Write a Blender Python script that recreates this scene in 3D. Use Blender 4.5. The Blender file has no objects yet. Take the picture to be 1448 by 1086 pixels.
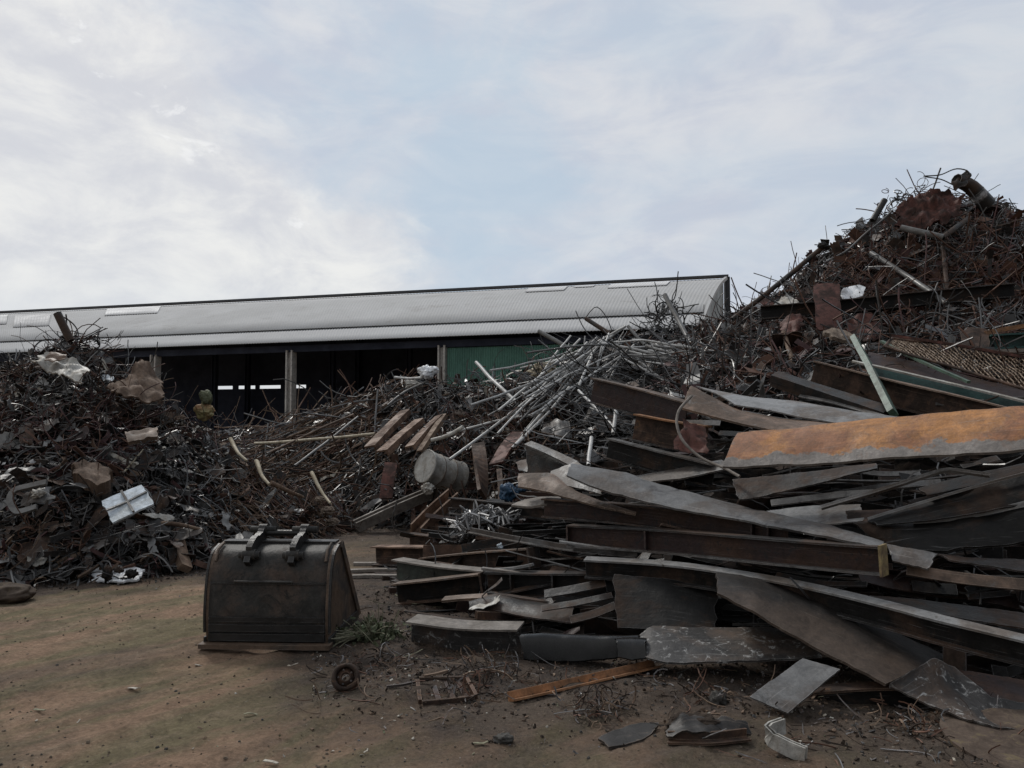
import bpy, math, random
from mathutils import Vector, noise
random.seed(7)
scene = bpy.context.scene
COL = scene.collection
F = 1094.0
CAM = Vector((0, 0, 1.6))
TH = math.atan((600 - 543) / F)
FW = Vector((0, math.cos(TH), math.sin(TH))); UP = Vector((0, -math.sin(TH), math.cos(TH)))

SHIFT = [0.0]
def P(x, y, d):
    d += SHIFT[0]
    r = Vector(((x - 724) / F, 0, 0)) + UP * ((543 - y) / F) + FW
    return CAM + r * (d / r.y)

def G(x, y, z=0.0):
    r = Vector(((x - 724) / F, 0, 0)) + UP * ((543 - y) / F) + FW
    p = CAM + r * ((z - CAM.z) / r.z)
    g_ = globals().get('gz')
    return p + Vector((0, 0, g_(p.x, p.y))) if g_ else p

def proj(p):
    q = p - CAM
    k = q.dot(FW)
    if k < 0.05: k = 0.05
    return 724 + q.x / k * F, 543 - q.dot(UP) / k * F

def nz(p, s=1.0, seed=0):
    return noise.noise(Vector((p[0] * s + seed * 13.1, p[1] * s + seed * 7.7, p[2] * s)))

# ------------------------------------------------------------------ materials
def N(nt, t, **kw):
    n = nt.nodes.new(t)
    for k, v in kw.items(): setattr(n, k, v)
    return n

def mixc(nt, fac, a, b, blend='MIX'):
    m = N(nt, 'ShaderNodeMix', data_type='RGBA', blend_type=blend)
    for i, v in ((0, fac), (6, a), (7, b)):
        if hasattr(v, 'is_linked') or hasattr(v, 'node'): nt.links.new(v, m.inputs[i])
        elif i == 0: m.inputs[0].default_value = v
        else: m.inputs[i].default_value = (v[0], v[1], v[2], 1)
    return m.outputs[2]

def noise_fac(nt, vec, sc, detail=6, rough=.6, lo=.4, hi=.6, dist=0):
    n = N(nt, 'ShaderNodeTexNoise'); n.inputs['Scale'].default_value = sc
    n.inputs['Detail'].default_value = detail; n.inputs['Roughness'].default_value = rough
    n.inputs['Distortion'].default_value = dist
    nt.links.new(vec, n.inputs['Vector'])
    r = N(nt, 'ShaderNodeMapRange'); r.inputs['From Min'].default_value = lo; r.inputs['From Max'].default_value = hi
    nt.links.new(n.outputs['Fac'], r.inputs['Value'])
    return r.outputs['Result']

def mathn(nt, op, a, b=None, c=None, clamp=False):
    m = N(nt, 'ShaderNodeMath', operation=op); m.use_clamp = clamp
    for i, v in enumerate((a, b, c)):
        if v is None: continue
        if hasattr(v, 'node'): nt.links.new(v, m.inputs[i])
        else: m.inputs[i].default_value = v
    return m.outputs[0]

def mat(name, c1, c2, amt=.5, sc=4, rough=.6, streak=.0, bump=.25, spec=.4, c3=None, c3amt=.25, c3sc=9, sharp=.12, metal=0, rnd=.35, grain=.45, edge=None, vband=None, mottle=.75):
    m = bpy.data.materials.new(name); m.use_nodes = True
    nt = m.node_tree; b = nt.nodes['Principled BSDF']
    tc = N(nt, 'ShaderNodeTexCoord'); oi = N(nt, 'ShaderNodeObjectInfo')
    off = N(nt, 'ShaderNodeVectorMath', operation='SCALE'); off.inputs[0].default_value = (37.1, 11.7, 23.9)
    nt.links.new(oi.outputs['Random'], off.inputs['Scale'])
    add = N(nt, 'ShaderNodeVectorMath', operation='ADD')
    nt.links.new(tc.outputs['Object'], add.inputs[0]); nt.links.new(off.outputs[0], add.inputs[1])
    vec = add.outputs[0]
    f1 = noise_fac(nt, vec, sc, 8, .65, 1 - amt - sharp, 1 - amt + sharp, .4)
    col = mixc(nt, f1, c1, c2)
    if streak:
        mp = N(nt, 'ShaderNodeMapping'); mp.inputs['Scale'].default_value = (1.3, 28, 1)
        uvo = N(nt, 'ShaderNodeVectorMath', operation='ADD')
        nt.links.new(tc.outputs['UV'], uvo.inputs[0]); nt.links.new(off.outputs[0], uvo.inputs[1])
        nt.links.new(uvo.outputs[0], mp.inputs['Vector'])
        s = noise_fac(nt, mp.outputs[0], 1, 5, .6, .3, .7)
        sv = mathn(nt, 'MULTIPLY_ADD', s, streak * 1.3, 1 - streak * .7)
        cc = N(nt, 'ShaderNodeCombineColor')
        for i in range(3): nt.links.new(sv, cc.inputs[i])
        col = mixc(nt, 1.0, col, cc.outputs[0], 'MULTIPLY')
    if vband:   # a band of different wear along one long edge; brownplate's dark rest is painted shade
        lo, hi, cb, wob = vband
        sx = N(nt, 'ShaderNodeSeparateXYZ'); nt.links.new(tc.outputs['UV'], sx.inputs[0])
        vv = mathn(nt, 'MULTIPLY_ADD', mathn(nt, 'SUBTRACT', noise_fac(nt, vec, 3.2, 8, .65, .2, .8), .5), wob, sx.outputs[1])
        mr = N(nt, 'ShaderNodeMapRange', interpolation_type='SMOOTHSTEP'); mr.inputs['From Min'].default_value = lo; mr.inputs['From Max'].default_value = hi
        nt.links.new(vv, mr.inputs['Value'])
        col = mixc(nt, mr.outputs['Result'], col, cb)
    if mottle:
        mo = noise_fac(nt, vec, 9, 10, .74, .34, .66, .9)
        mv = mathn(nt, 'MULTIPLY_ADD', mo, mottle, 1 - mottle * .5)
        cm = N(nt, 'ShaderNodeCombineColor')
        for i in range(3): nt.links.new(mv, cm.inputs[i])
        col = mixc(nt, 1.0, col, cm.outputs[0], 'MULTIPLY')
    if edge:    # bare metal where edges have been rubbed
        be = N(nt, 'ShaderNodeBevel'); be.samples = 3; be.inputs['Radius'].default_value = .007
        ge = N(nt, 'ShaderNodeNewGeometry')
        dp = N(nt, 'ShaderNodeVectorMath', operation='DOT_PRODUCT')
        nt.links.new(be.outputs[0], dp.inputs[0]); nt.links.new(ge.outputs['Normal'], dp.inputs[1])
        er = N(nt, 'ShaderNodeMapRange'); er.inputs['From Min'].default_value = .985; er.inputs['From Max'].default_value = .84
        nt.links.new(dp.outputs['Value'], er.inputs['Value'])
        ef = mathn(nt, 'MULTIPLY', er.outputs['Result'], noise_fac(nt, vec, 9, 6, .7, .36, .58))
        col = mixc(nt, ef, col, edge)
    if edge and streak:   # scratches and scrape marks along the piece, and a few across it
        for (sx_, sy_, ro_, th_) in ((2.2, 150, .06, .655), (5, 120, .5, .7)):
            m2 = N(nt, 'ShaderNodeMapping'); m2.inputs['Scale'].default_value = (sx_, sy_, 1); m2.inputs['Rotation'].default_value = (0, 0, ro_)
            nt.links.new(uvo.outputs[0], m2.inputs['Vector'])
            sc_ = noise_fac(nt, m2.outputs[0], 1, 3, .5, th_, th_ + .05)
            col = mixc(nt, mathn(nt, 'MULTIPLY', sc_, .38), col, edge)
    if c3:
        f3 = noise_fac(nt, vec, c3sc, 10, .75, 1 - c3amt - .05, 1 - c3amt + .05, 1.2)
        col = mixc(nt, f3, col, c3)
    g = noise_fac(nt, vec, 70, 4, .7, .25, .75)
    gv = mathn(nt, 'MULTIPLY_ADD', g, grain, 1 - grain * .5)
    rv = mathn(nt, 'MULTIPLY_ADD', oi.outputs['Random'], rnd, 1 - rnd * .5)
    gv = mathn(nt, 'MULTIPLY', gv, rv)
    cc = N(nt, 'ShaderNodeCombineColor')
    for i in range(3): nt.links.new(gv, cc.inputs[i])
    col = mixc(nt, 1.0, col, cc.outputs[0], 'MULTIPLY')
    nt.links.new(col, b.inputs['Base Color'])
    ro = mathn(nt, 'MULTIPLY_ADD', f1, .22, rough - .1, clamp=True)
    nt.links.new(ro, b.inputs['Roughness'])
    b.inputs['Specular IOR Level'].default_value = spec
    b.inputs['Metallic'].default_value = metal
    if bump:
        h = noise_fac(nt, vec, 38, 7, .7, .2, .8)
        h2 = mathn(nt, 'MULTIPLY_ADD', f1, .5, h)
        if edge: h2 = mathn(nt, 'MULTIPLY_ADD', noise_fac(nt, vec, 7, 3, .5, .2, .8), 2.2, h2)
        bp = N(nt, 'ShaderNodeBump'); bp.inputs['Strength'].default_value = bump; bp.inputs['Distance'].default_value = .01
        nt.links.new(h2, bp.inputs['Height']); nt.links.new(bp.outputs[0], b.inputs['Normal'])
    return m

M = {}
M['black'] = mat('black_steel', (.012, .0115, .011), (.04, .026, .019), .47, 2.4, .6, .3, spec=.14, sharp=.06, edge=(.2, .2, .2))
M['dark'] = mat('dark_steel', (.028, .027, .026), (.06, .038, .027), .49, 2.3, .52, .35, spec=.25, c3=(.075, .07, .066), c3amt=.34, c3sc=6, sharp=.06, edge=(.26, .25, .25))
M['grey'] = mat('grey_mill_steel', (.125, .124, .122), (.07, .056, .047), .48, 1.9, .46, .16, spec=.45, c3=(.026, .023, .022), c3amt=.4, c3sc=4, sharp=.06, edge=(.34, .33, .32))
M['pale'] = mat('pale_mill_steel', (.2, .2, .198), (.118, .098, .082), .47, 1.9, .44, .15, spec=.45, c3=(.07, .06, .053), c3amt=.36, c3sc=5, sharp=.06, edge=(.4, .4, .4))
M['maroon'] = mat('maroon_rust', (.032, .019, .018), (.055, .031, .022), .48, 2.3, .6, .3, spec=.25, c3=(.018, .018, .019), c3amt=.42, sharp=.06, edge=(.22, .18, .16))
M['rust'] = mat('brown_rust', (.075, .043, .029), (.036, .025, .02), .5, 3.5, .7, .3, spec=.22, c3=(.15, .08, .04), c3amt=.36, sharp=.06, edge=(.26, .19, .14))
M['brownplate'] = mat('brown_rust_painted_shade', (.026, .023, .021), (.014, .0135, .0135), .46, 1.8, .55, .2, spec=.3, vband=(.26, .58, (.068, .049, .037), .3), c3=(.085, .065, .05), c3amt=.36, edge=(0.2, 0.16, 0.13))  # near-black body paints the shade under the strip beam; lower edge is rust
M['scratched'] = mat('scratched_plate', (.036, .034, .033), (.075, .053, .04), .47, 2.2, .55, .25, spec=.3, c3=(.34, .34, .33), c3amt=.395, c3sc=15, sharp=.07, edge=(.26, .25, .24))
M['tan'] = mat('tan_rust', (.15, .098, .068), (.085, .06, .045), .5, 2.6, .6, .18, spec=.3, c3=(.15, .145, .14), c3amt=.38, c3sc=3.5, sharp=.06, edge=(.4, .32, .26))
M['orange'] = mat('orange_paint', (.34, .15, .042), (.23, .1, .046), .48, 2.6, .5, .3, spec=.4, c3=(.17, .105, .07), c3amt=.37, c3sc=4, rnd=.02, vband=(.35, .375, (.17, .152, .138), .26), edge=(.32, .28, .25), sharp=.06)
M['orangerust'] = mat('orange_rust', (.27, .13, .06), (.15, .085, .05), .5, 5, .7, .4, spec=.25)
M['redrust'] = mat('red_rust', (.1, .042, .033), (.045, .026, .022), .5, 5, .7, .25, spec=.2, c3=(.12, .07, .045), c3amt=.34, sharp=.06)
M['plank'] = mat('weathered_flange', (.21, .185, .162), (.14, .122, .105), .5, 5, .65, .25, spec=.3, edge=(0.36, 0.33, 0.3))
M['pipe'] = mat('galvanised_pipe', (.43, .43, .42), (.3, .285, .265), .42, 2, .5, 0, spec=.5, bump=.08)
M['paintpipe'] = mat('grey_pipe', (.13, .13, .126), (.095, .086, .078), .45, 2.5, .5, 0, spec=.45, bump=.08)
M['cream'] = mat('cream_bar', (.48, .42, .31), (.35, .29, .2), .45, 5, .65, .4, spec=.3)
M['brownbar'] = mat('rusty_angle', (.2, .125, .085), (.1, .06, .042), .5, 4, .7, .35, spec=.25, sharp=.07, edge=(.36, .27, .2))
M['meshtan'] = mat('mesh_tan', (.25, .19, .14), (.15, .11, .08), .5, 8, .7, 0, bump=0, spec=.25, mottle=.2)
M['sticks'] = mat('brown_sticks', (.2, .142, .1), (.1, .066, .048), .5, 8, .75, .3, spec=.2, mottle=.2)
M['white'] = mat('white_enamel', (.72, .74, .76), (.4, .38, .36), .36, 9, .45, .1, spec=.5)
M['bluewhite'] = mat('bluish_sheet', (.42, .48, .54), (.3, .32, .32), .42, 5, .6, .2, spec=.5, c3=(.22, .17, .12), c3amt=.33, c3sc=6)
M['dirtywhite'] = mat('dirty_white_sheet', (.4, .39, .36), (.24, .21, .17), .45, 6, .6, .2)
M['cardboard'] = mat('brown_sheet', (.145, .1, .072), (.08, .056, .042), .5, 5, .8, .2, spec=.2)
M['concrete'] = mat('rubble', (.27, .22, .175), (.16, .125, .1), .5, 6, .85, .0, bump=.8, spec=.2)
M['green'] = mat('green_paint', (.055, .1, .07), (.06, .05, .04), .4, 5, .55, .3)
M['greenbeam'] = mat('dull_green_web', (.04, .048, .04), (.05, .04, .033), .45, 3, .6, .4, spec=.3)
M['teal'] = mat('teal_paint', (.02, .07, .065), (.025, .04, .04), .4, 4, .5, .3)
M['blue'] = mat('blue_plastic', (.035, .085, .15), (.025, .045, .08), .45, 9, .5, 0)
M['yellow'] = mat('yellow_paint', (.24, .185, .085), (.11, .075, .045), .5, 12, .65, 0)
M['gloss'] = mat('glossy_black', (.006, .006, .006), (.012, .012, .012), .45, 4, .26, 0, bump=.08, spec=.3)
M['bucket'] = mat('bucket_steel', (.034, .033, .031), (.07, .052, .042), .44, 2.4, .62, 0, spec=.22, c3=(.02, .02, .019), c3amt=.43, c3sc=5, rnd=.05, sharp=.07, edge=(.2, .18, .16))
M['bucketrust'] = mat('bucket_side_rust', (.1, .068, .048), (.045, .038, .033), .46, 3, .6, 0, spec=.3, c3=(.15, .1, .065), c3amt=.35, rnd=.05, sharp=.07, edge=(.25, .2, .16))
M['bucketblack'] = mat('bucket_black', (.014, .014, .014), (.03, .025, .022), .4, 4, .5, 0, spec=.35, rnd=.05, edge=(0.12, 0.12, 0.12))
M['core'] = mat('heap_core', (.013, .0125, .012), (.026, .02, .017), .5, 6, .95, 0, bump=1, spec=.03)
M['wire'] = mat('dark_wire', (.045, .0445, .044), (.026, .024, .0235), .5, 2, .4, 0, bump=0, mottle=0, spec=.55)
M['wiregrey'] = mat('grey_wire', (.15, .15, .15), (.085, .08, .076), .5, 3, .4, 0, bump=0, mottle=0, spec=.6)
M['wirepale'] = mat('pale_wire', (.36, .36, .36), (.2, .2, .2), .45, 3, .4, 0, bump=0, mottle=0, spec=.5)
M['wirerust'] = mat('rust_wire', (.14, .075, .052), (.075, .045, .034), .5, 3, .7, 0, bump=0, spec=.2, mottle=0)
M['wirepurple'] = mat('dark_red_wire', (.11, .058, .056), (.065, .04, .039), .5, 3, .65, 0, bump=0, spec=.2, mottle=0)
M['litter'] = mat('pale_litter', (.5, .48, .43), (.28, .25, .2), .5, 9, .7, 0, bump=0)
M['leaf'] = mat('weed_leaf', (.07, .09, .045), (.11, .115, .07), .5, 14, .7, 0, bump=0, spec=.25)
M['stem'] = mat('weed_stem', (.26, .25, .17), (.16, .15, .1), .5, 14, .7, 0, bump=0, spec=.25)
M['stone'] = mat('dark_stone', (.07, .066, .06), (.045, .042, .038), .5, 8, .8, 0, bump=.7, spec=.25)
M['soilplate'] = mat('muddy_plate', (.085, .064, .05), (.06, .045, .036), .5, 3, .85, 0, spec=.15, c3=(.12, .095, .055), c3amt=.4)
M['gravel'] = mat('gravel_stone', (.2, .155, .115), (.12, .1, .08), .5, 20, .9, 0, bump=0, spec=.15, mottle=0)
M['soil'] = mat('soil_clod', (.055, .042, .033), (.035, .028, .024), .5, 9, .95, 0, bump=.8, spec=.1)
M['sackgreen'] = mat('green_sack', (.11, .12, .065), (.06, .065, .04), .5, 8, .7, 0)
M['sackyellow'] = mat('yellow_sack', (.26, .23, .11), (.24, .11, .055), .46, 6, .65, 0)
M['roof'] = mat('roof_sheet', (.46, .465, .47), (.39, .39, .385), .5, .35, .85, .0, bump=0, spec=.12, rnd=0, grain=.1, sharp=.3, mottle=.12, c3=(.36, .355, .35), c3amt=.4, c3sc=.7)
M['rooflow'] = mat('lower_roof_sheet', (.48, .485, .49), (.42, .42, .42), .5, .35, .85, .0, bump=0, spec=.12, rnd=0, grain=.1, sharp=.3, mottle=.12)
M['skylight'] = mat('skylight_sheet', (.6, .6, .6), (.5, .5, .5), .5, .8, .7, 0, bump=0, spec=.2, rnd=.3, mottle=.1)
M['ridge'] = mat('ridge_cap', (.03, .034, .04), (.05, .05, .055), .5, 1, .6, 0, bump=0)
M['shedpost'] = mat('shed_column', (.44, .43, .41), (.27, .25, .23), .45, 2, .6, 0, rnd=.1)
M['sheddark'] = mat('shed_dark', (.03, .037, .06), (.022, .026, .042), .5, 1, .7, 0, bump=0, spec=.2, mottle=.3)
M['shedgreen'] = mat('green_cladding', (.12, .25, .205), (.08, .17, .145), .5, .8, .5, 0, bump=0, rnd=.1, mottle=.3)
M['gable'] = mat('gable_sheet', (.27, .29, .28), (.22, .23, .225), .5, .6, .6, 0, bump=0, rnd=0)

# ------------------------------------------------------------------ object helpers
def tag(o, label=None, cat=None, group=None, kind=None):
    if label: o['label'] = label
    if cat: o['category'] = cat
    if group: o['group'] = group
    if kind or label: o['kind'] = kind or 'thing'
    return o

WORLD = {}
def make(name, V, Fc, m, parent=None, uvs=None, smooth=None, mi=None, origin=None):
    V = [Vector(v) for v in V]
    if origin is None:
        c = Vector((0, 0, 0))
        for v in V: c += v
        c /= max(1, len(V))
        c.z = min(v.z for v in V)
    else: c = Vector(origin)
    me = bpy.data.meshes.new(name)
    me.from_pydata([v - c for v in V], [], Fc)
    ms = m if isinstance(m, (list, tuple)) else [m]
    for x in ms: me.materials.append(x)
    if mi: me.polygons.foreach_set('material_index', mi)
    if smooth is True: me.polygons.foreach_set('use_smooth', [True] * len(Fc))
    elif smooth: me.polygons.foreach_set('use_smooth', smooth)
    if uvs:
        uvl = me.uv_layers.new(name='UVMap')
        flat = []
        for f in Fc:
            for i in f: flat.extend(uvs[i])
        uvl.data.foreach_set('uv', flat)
    me.update()
    o = bpy.data.objects.new(name, me); COL.objects.link(o)
    WORLD[o.name] = c
    if parent:
        o.parent = parent; o.location = c - WORLD[parent.name]
    else: o.location = c
    return o

def empty(name, loc, label, cat, group=None, kind=None):
    o = bpy.data.objects.new(name, None); COL.objects.link(o)
    o.location = loc; o.empty_display_size = .1; WORLD[o.name] = Vector(loc)
    return tag(o, label, cat, group, kind)

def catmull(pts, n, smooth=True):
    pts = [Vector(p) for p in pts]
    if len(pts) == 1: pts = pts * 2
    L = [0]
    for a, b in zip(pts, pts[1:]): L.append(L[-1] + (b - a).length + 1e-9)
    out = []
    for i in range(n):
        s = L[-1] * i / (n - 1); k = 0
        while k < len(pts) - 2 and s > L[k + 1]: k += 1
        t = (s - L[k]) / (L[k + 1] - L[k])
        p1, p2 = pts[k], pts[k + 1]
        if not smooth or len(pts) == 2: out.append(p1.lerp(p2, t)); continue
        m1 = (p2 - pts[k - 1]) / (L[k + 1] - L[k - 1]) if k > 0 else (p2 - p1) / (L[k + 1] - L[k])
        m2 = (pts[k + 2] - p1) / (L[k + 2] - L[k]) if k + 2 < len(pts) else (p2 - p1) / (L[k + 1] - L[k])
        h = L[k + 1] - L[k]
        out.append(p1 * (2 * t**3 - 3 * t**2 + 1) + m1 * h * (t**3 - 2 * t**2 + t) + p2 * (-2 * t**3 + 3 * t**2) + m2 * h * (t**3 - t**2))
    return out

SEED = [0]
def sheet_geo(top, bot, n=36, mj=9, t=.014, warp=.0035, rag=.007, bow=0, smooth=False, smear=None):
    """a thick, slightly buckled plate between two edges (lists of world points)"""
    SEED[0] += 1; sd = SEED[0]
    m = mj; A = catmull(top, n, smooth); B = catmull(bot, n, smooth)
    grid = []
    for i in range(n):
        row = []
        for j in range(m):
            row.append(A[i].lerp(B[i], j / (m - 1)))
        grid.append(row)
    nrm = []
    for i in range(n):
        r = []
        for j in range(m):
            du = grid[min(i + 1, n - 1)][j] - grid[max(i - 1, 0)][j]
            dv = grid[i][min(j + 1, m - 1)] - grid[i][max(j - 1, 0)]
            k = du.cross(dv)
            if k.length < 1e-9: k = Vector((0, -1, 0))
            k.normalize()
            if k.dot(CAM - grid[i][j]) < 0: k = -k
            r.append(k)
        nrm.append(r)
    avg = Vector((0, 0, 0))
    for r in nrm:
        for k in r: avg += k
    avg.normalize()
    V = []; U = []; fr = []
    ul = 0
    for i in range(n):
        if i: ul += (A[i] - A[i - 1]).length
        for j in range(m):
            p = grid[i][j].copy(); v = j / (m - 1)
            if warp < .016: w = warp * (nz(p, 2.2, sd) + .5 * nz(p, 6, sd) + .25 * nz(p, 13, sd)) * 2.2
            else: w = (.016 + (warp - .016) * .55) * (2.2 * (abs(nz(p, 2.6, sd)) - .25) + 1.6 * (abs(nz(p, 6.5, sd)) - .25) + .5 * nz(p, 15, sd)) * 1.6
            p += avg * (w + bow * math.sin(math.pi * v))
            e = (B[i] - A[i])
            if e.length > 1e-6 and j in (0, m - 1):
                p += e.normalized() * rag * (nz(p, 14, sd + 3) + .6 * nz(p, 40, sd))
            if i in (0, n - 1):
                dr = (A[1] - A[0]).normalized() if i == 0 else (A[-1] - A[-2]).normalized()
                p += dr * rag * 2.6 * (nz(p, 12, sd + 5) + .6 * nz(p, 40, sd))
            fr.append(p); V.append(p); U.append((ul, v * e.length))
    for i in range(n):
        for j in range(m):
            V.append(fr[i * m + j] - avg * t); U.append(U[i * m + j])
    Fc = []; S = []
    o = n * m
    for i in range(n - 1):
        for j in range(m - 1):
            a = i * m + j
            Fc.append((a, a + 1, a + m + 1, a + m)); S.append(True)
            Fc.append((o + a, o + a + m, o + a + m + 1, o + a + 1)); S.append(True)
    def wall(idx):
        for a, b in zip(idx, idx[1:]):
            k = len(V)
            V.extend([V[a], V[b], V[o + b], V[o + a]]); U.extend([U[a], U[b], U[b], U[a]])
            Fc.append((k, k + 1, k + 2, k + 3)); S.append(False)
    wall([i * m for i in range(n)]); wall([i * m + m - 1 for i in range(n)][::-1])
    wall(list(range(m))[::-1]); wall([(n - 1) * m + j for j in range(m)])
    return V, Fc, U, S

def plate(name, cat, label, m, top, bot, group=None, parent=None, **kw):
    T = [P(*p) for p in top]; B = [P(*p) for p in bot]
    V, Fc, U, S = sheet_geo(T, B, **kw)
    o = make(name, V, Fc, M[m], parent, U, S)
    if not parent: tag(o, label, cat, group)
    return o

def frames(path, up):
    out = []
    n = len(path)
    for i in range(n):
        t = (path[min(i + 1, n - 1)] - path[max(i - 1, 0)]).normalized()
        s = t.cross(up)
        if s.length < 1e-4: s = t.cross(Vector((1, 0, 0)))
        s.normalize(); u = s.cross(t).normalized()
        out.append((t, s, u))
    return out

def sweep_geo(path, sec, up=Vector((0, 0, 1)), roll=0, caps=True, twist=0):
    """closed section (list of (a,b)) swept along a path; every side gets its own vertices so edges stay crisp"""
    fr = frames(path, up); n = len(path); k = len(sec)
    V = []; U = []; Fc = []
    L = [0]
    for a, b in zip(path, path[1:]): L.append(L[-1] + (b - a).length)
    def pt(i, ab):
        t, s, u = fr[i]
        r = roll + twist * i / max(1, n - 1)
        a = ab[0] * math.cos(r) - ab[1] * math.sin(r); b = ab[0] * math.sin(r) + ab[1] * math.cos(r)
        return path[i] + s * a + u * b
    cross = 0
    for j in range(k):
        q0, q1 = sec[j], sec[(j + 1) % k]
        w = math.hypot(q1[0] - q0[0], q1[1] - q0[1])
        base = len(V)
        for i in range(n):
            V.append(pt(i, q0)); V.append(pt(i, q1)); U.append((L[i], cross)); U.append((L[i], cross + w))
        for i in range(n - 1):
            a = base + 2 * i
            Fc.append((a, a + 1, a + 3, a + 2))
        cross += w
    if caps:
        for i in (0, n - 1):
            b = len(V)
            for j in range(k): V.append(pt(i, sec[j])); U.append((L[i] + sec[j][1], sec[j][0]))
            Fc.append(tuple(range(b, b + k)) if i else tuple(range(b + k - 1, b - 1, -1)))
    return V, Fc, U

def box_sec(w, h, dx=0, dy=0): return [(dx - w / 2, dy - h / 2), (dx + w / 2, dy - h / 2), (dx + w / 2, dy + h / 2), (dx - w / 2, dy + h / 2)]
def L_sec(w, h, t): return [(-w / 2, -h / 2), (w / 2, -h / 2), (w / 2, -h / 2 + t), (-w / 2 + t, -h / 2 + t), (-w / 2 + t, h / 2), (-w / 2, h / 2)]
def C_sec(w, h, t): return [(-w / 2, -h / 2), (w / 2, -h / 2), (w / 2, -h / 2 + t), (-w / 2 + t, -h / 2 + t), (-w / 2 + t, h / 2 - t), (w / 2, h / 2 - t), (w / 2, h / 2), (-w / 2, h / 2)]
def I_sec(w, h, tf, tw): return [(-w/2,-h/2),(w/2,-h/2),(w/2,-h/2+tf),(tw/2,-h/2+tf),(tw/2,h/2-tf),(w/2,h/2-tf),(w/2,h/2),(-w/2,h/2),(-w/2,h/2-tf),(-tw/2,h/2-tf),(-tw/2,-h/2+tf),(-w/2,-h/2+tf)]

def wpath(pts, n, smooth=True, wob=.0, sd=0):
    p = catmull(pts, n, smooth)
    if wob:
        for i, q in enumerate(p):
            k = Vector((nz(q, 1.7, sd + 1), nz(q, 1.7, sd + 2), nz(q, 1.7, sd + 3)))
            p[i] = q + k * wob
    return p

def bar(name, cat, label, m, pts, sec, group=None, parent=None, roll=0, n=14, wob=.006, twist=0, up=Vector((0, 0, 1)), world=False, smooth=True):
    SEED[0] += 1
    W = [Vector(p) for p in pts] if world else [P(*p) for p in pts]
    path = wpath(W, n, smooth, wob, SEED[0])
    V, Fc, U = sweep_geo(path, sec, up, math.radians(roll), True, math.radians(twist))
    o = make(name, V, Fc, M[m], parent, U)
    if not parent: tag(o, label, cat, group)
    return o

def ibeam(label, pts, h, w, mw, mf, mf2=None, group='steel beams in the front heap', roll=0, tf=.014, tw=.012, n=16, wob=.004, twist=0, stiff=(), endplate=None, cat='steel beam', name='steel_beam'):
    """rolled beam: web and two flanges as parts, optional stiffeners at fractions along it"""
    SEED[0] += 1
    W = [P(*p) for p in pts]
    path = wpath(W, n, True, wob, SEED[0])
    c = sum(path, Vector((0, 0, 0))) / n; c.z = min(p.z for p in path) - h / 2
    root = empty(name, c, label, cat, group)
    r = math.radians(roll); tw_ = math.radians(twist)
    V, Fc, U = sweep_geo(path, box_sec(tw, h - 2 * tf + .004), roll=r, twist=tw_)
    make('web', V, Fc, M[mw], root, U)
    for s, mm in ((1, mf), (-1, mf2 or mf)):  # paler steel on a top flange paints its lit look
        sec = box_sec(w, tf, 0, s * (h / 2 - tf / 2))
        V, Fc, U = sweep_geo(path, sec, roll=r, twist=tw_)
        make('flange', V, Fc, M[mm], root, U)
    fr = frames(path, Vector((0, 0, 1)))
    for q in stiff:
        i = min(n - 1, int(q * (n - 1))); t, s, u = fr[i]
        pth = [path[i] - t * .006, path[i] + t * .006]
        V, Fc, U = sweep_geo(pth, box_sec(w * .94, h - 2 * tf - .001), roll=r + tw_ * q)
        make('stiffener', V, Fc, M[mw], root, U)
    if endplate:
        i = n - 1 if endplate[0] else 0
        t, s, u = fr[i]
        if not endplate[0]: t = -t
        pth = [path[i] + t * .001, path[i] + t * .016]
        V, Fc, U = sweep_geo(pth, box_sec(w * 1.05, h * 1.08), roll=r + tw_ * (i > 0))
        make('end_plate', V, Fc, M[endplate[1]], root, U)
    return root

def tube_geo(path, r, sides=8, hollow=True, wall=.2, r1=None):
    n = len(path); V = []; Fc = []; S = []
    # parallel transport
    t0 = (path[1] - path[0]).normalized()
    ref = Vector((0, 0, 1)) if abs(t0.z) < .9 else Vector((1, 0, 0))
    s = t0.cross(ref).normalized()
    rings = []
    for i in range(n):
        t = (path[min(i + 1, n - 1)] - path[max(i - 1, 0)])
        if t.length < 1e-9: t = t0
        t.normalize()
        s = (s - t * s.dot(t)); s.normalize(); u = t.cross(s)
        rr = r if r1 is None else r + (r1 - r) * i / (n - 1)
        base = len(V); rings.append(base)
        for k in range(sides):
            a = 2 * math.pi * k / sides
            V.append(path[i] + s * (math.cos(a) * rr) + u * (math.sin(a) * rr))
    for i in range(n - 1):
        a, b = rings[i], rings[i + 1]
        for k in range(sides):
            k2 = (k + 1) % sides
            Fc.append((a + k, a + k2, b + k2, b + k)); S.append(True)
    if hollow:
        for i in (0, n - 1):
            t = (path[1] - path[0]).normalized() if i == 0 else (path[-2] - path[-1]).normalized()
            b0 = rings[i]; c = path[i]
            o1 = len(V); V.extend([V[b0 + k] for k in range(sides)])
            o2 = len(V); V.extend([c + (V[b0 + k] - c) * (1 - wall) for k in range(sides)])
            o3 = len(V); V.extend([V[o2 + k] + t * r * 3 for k in range(sides)])
            for k in range(sides):
                k2 = (k + 1) % sides
                Fc.append((o1 + k, o1 + k2, o2 + k2, o2 + k)); S.append(False)
                Fc.append((o2 + k, o2 + k2, o3 + k2, o3 + k)); S.append(True)
            Fc.append(tuple(o3 + k for k in range(sides))); S.append(False)
    else:
        for i in (0, n - 1):
            b0 = len(V); V.extend([V[rings[i] + k] for k in range(sides)])
            Fc.append(tuple(range(b0, b0 + sides))); S.append(False)
    return V, Fc, S

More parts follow.
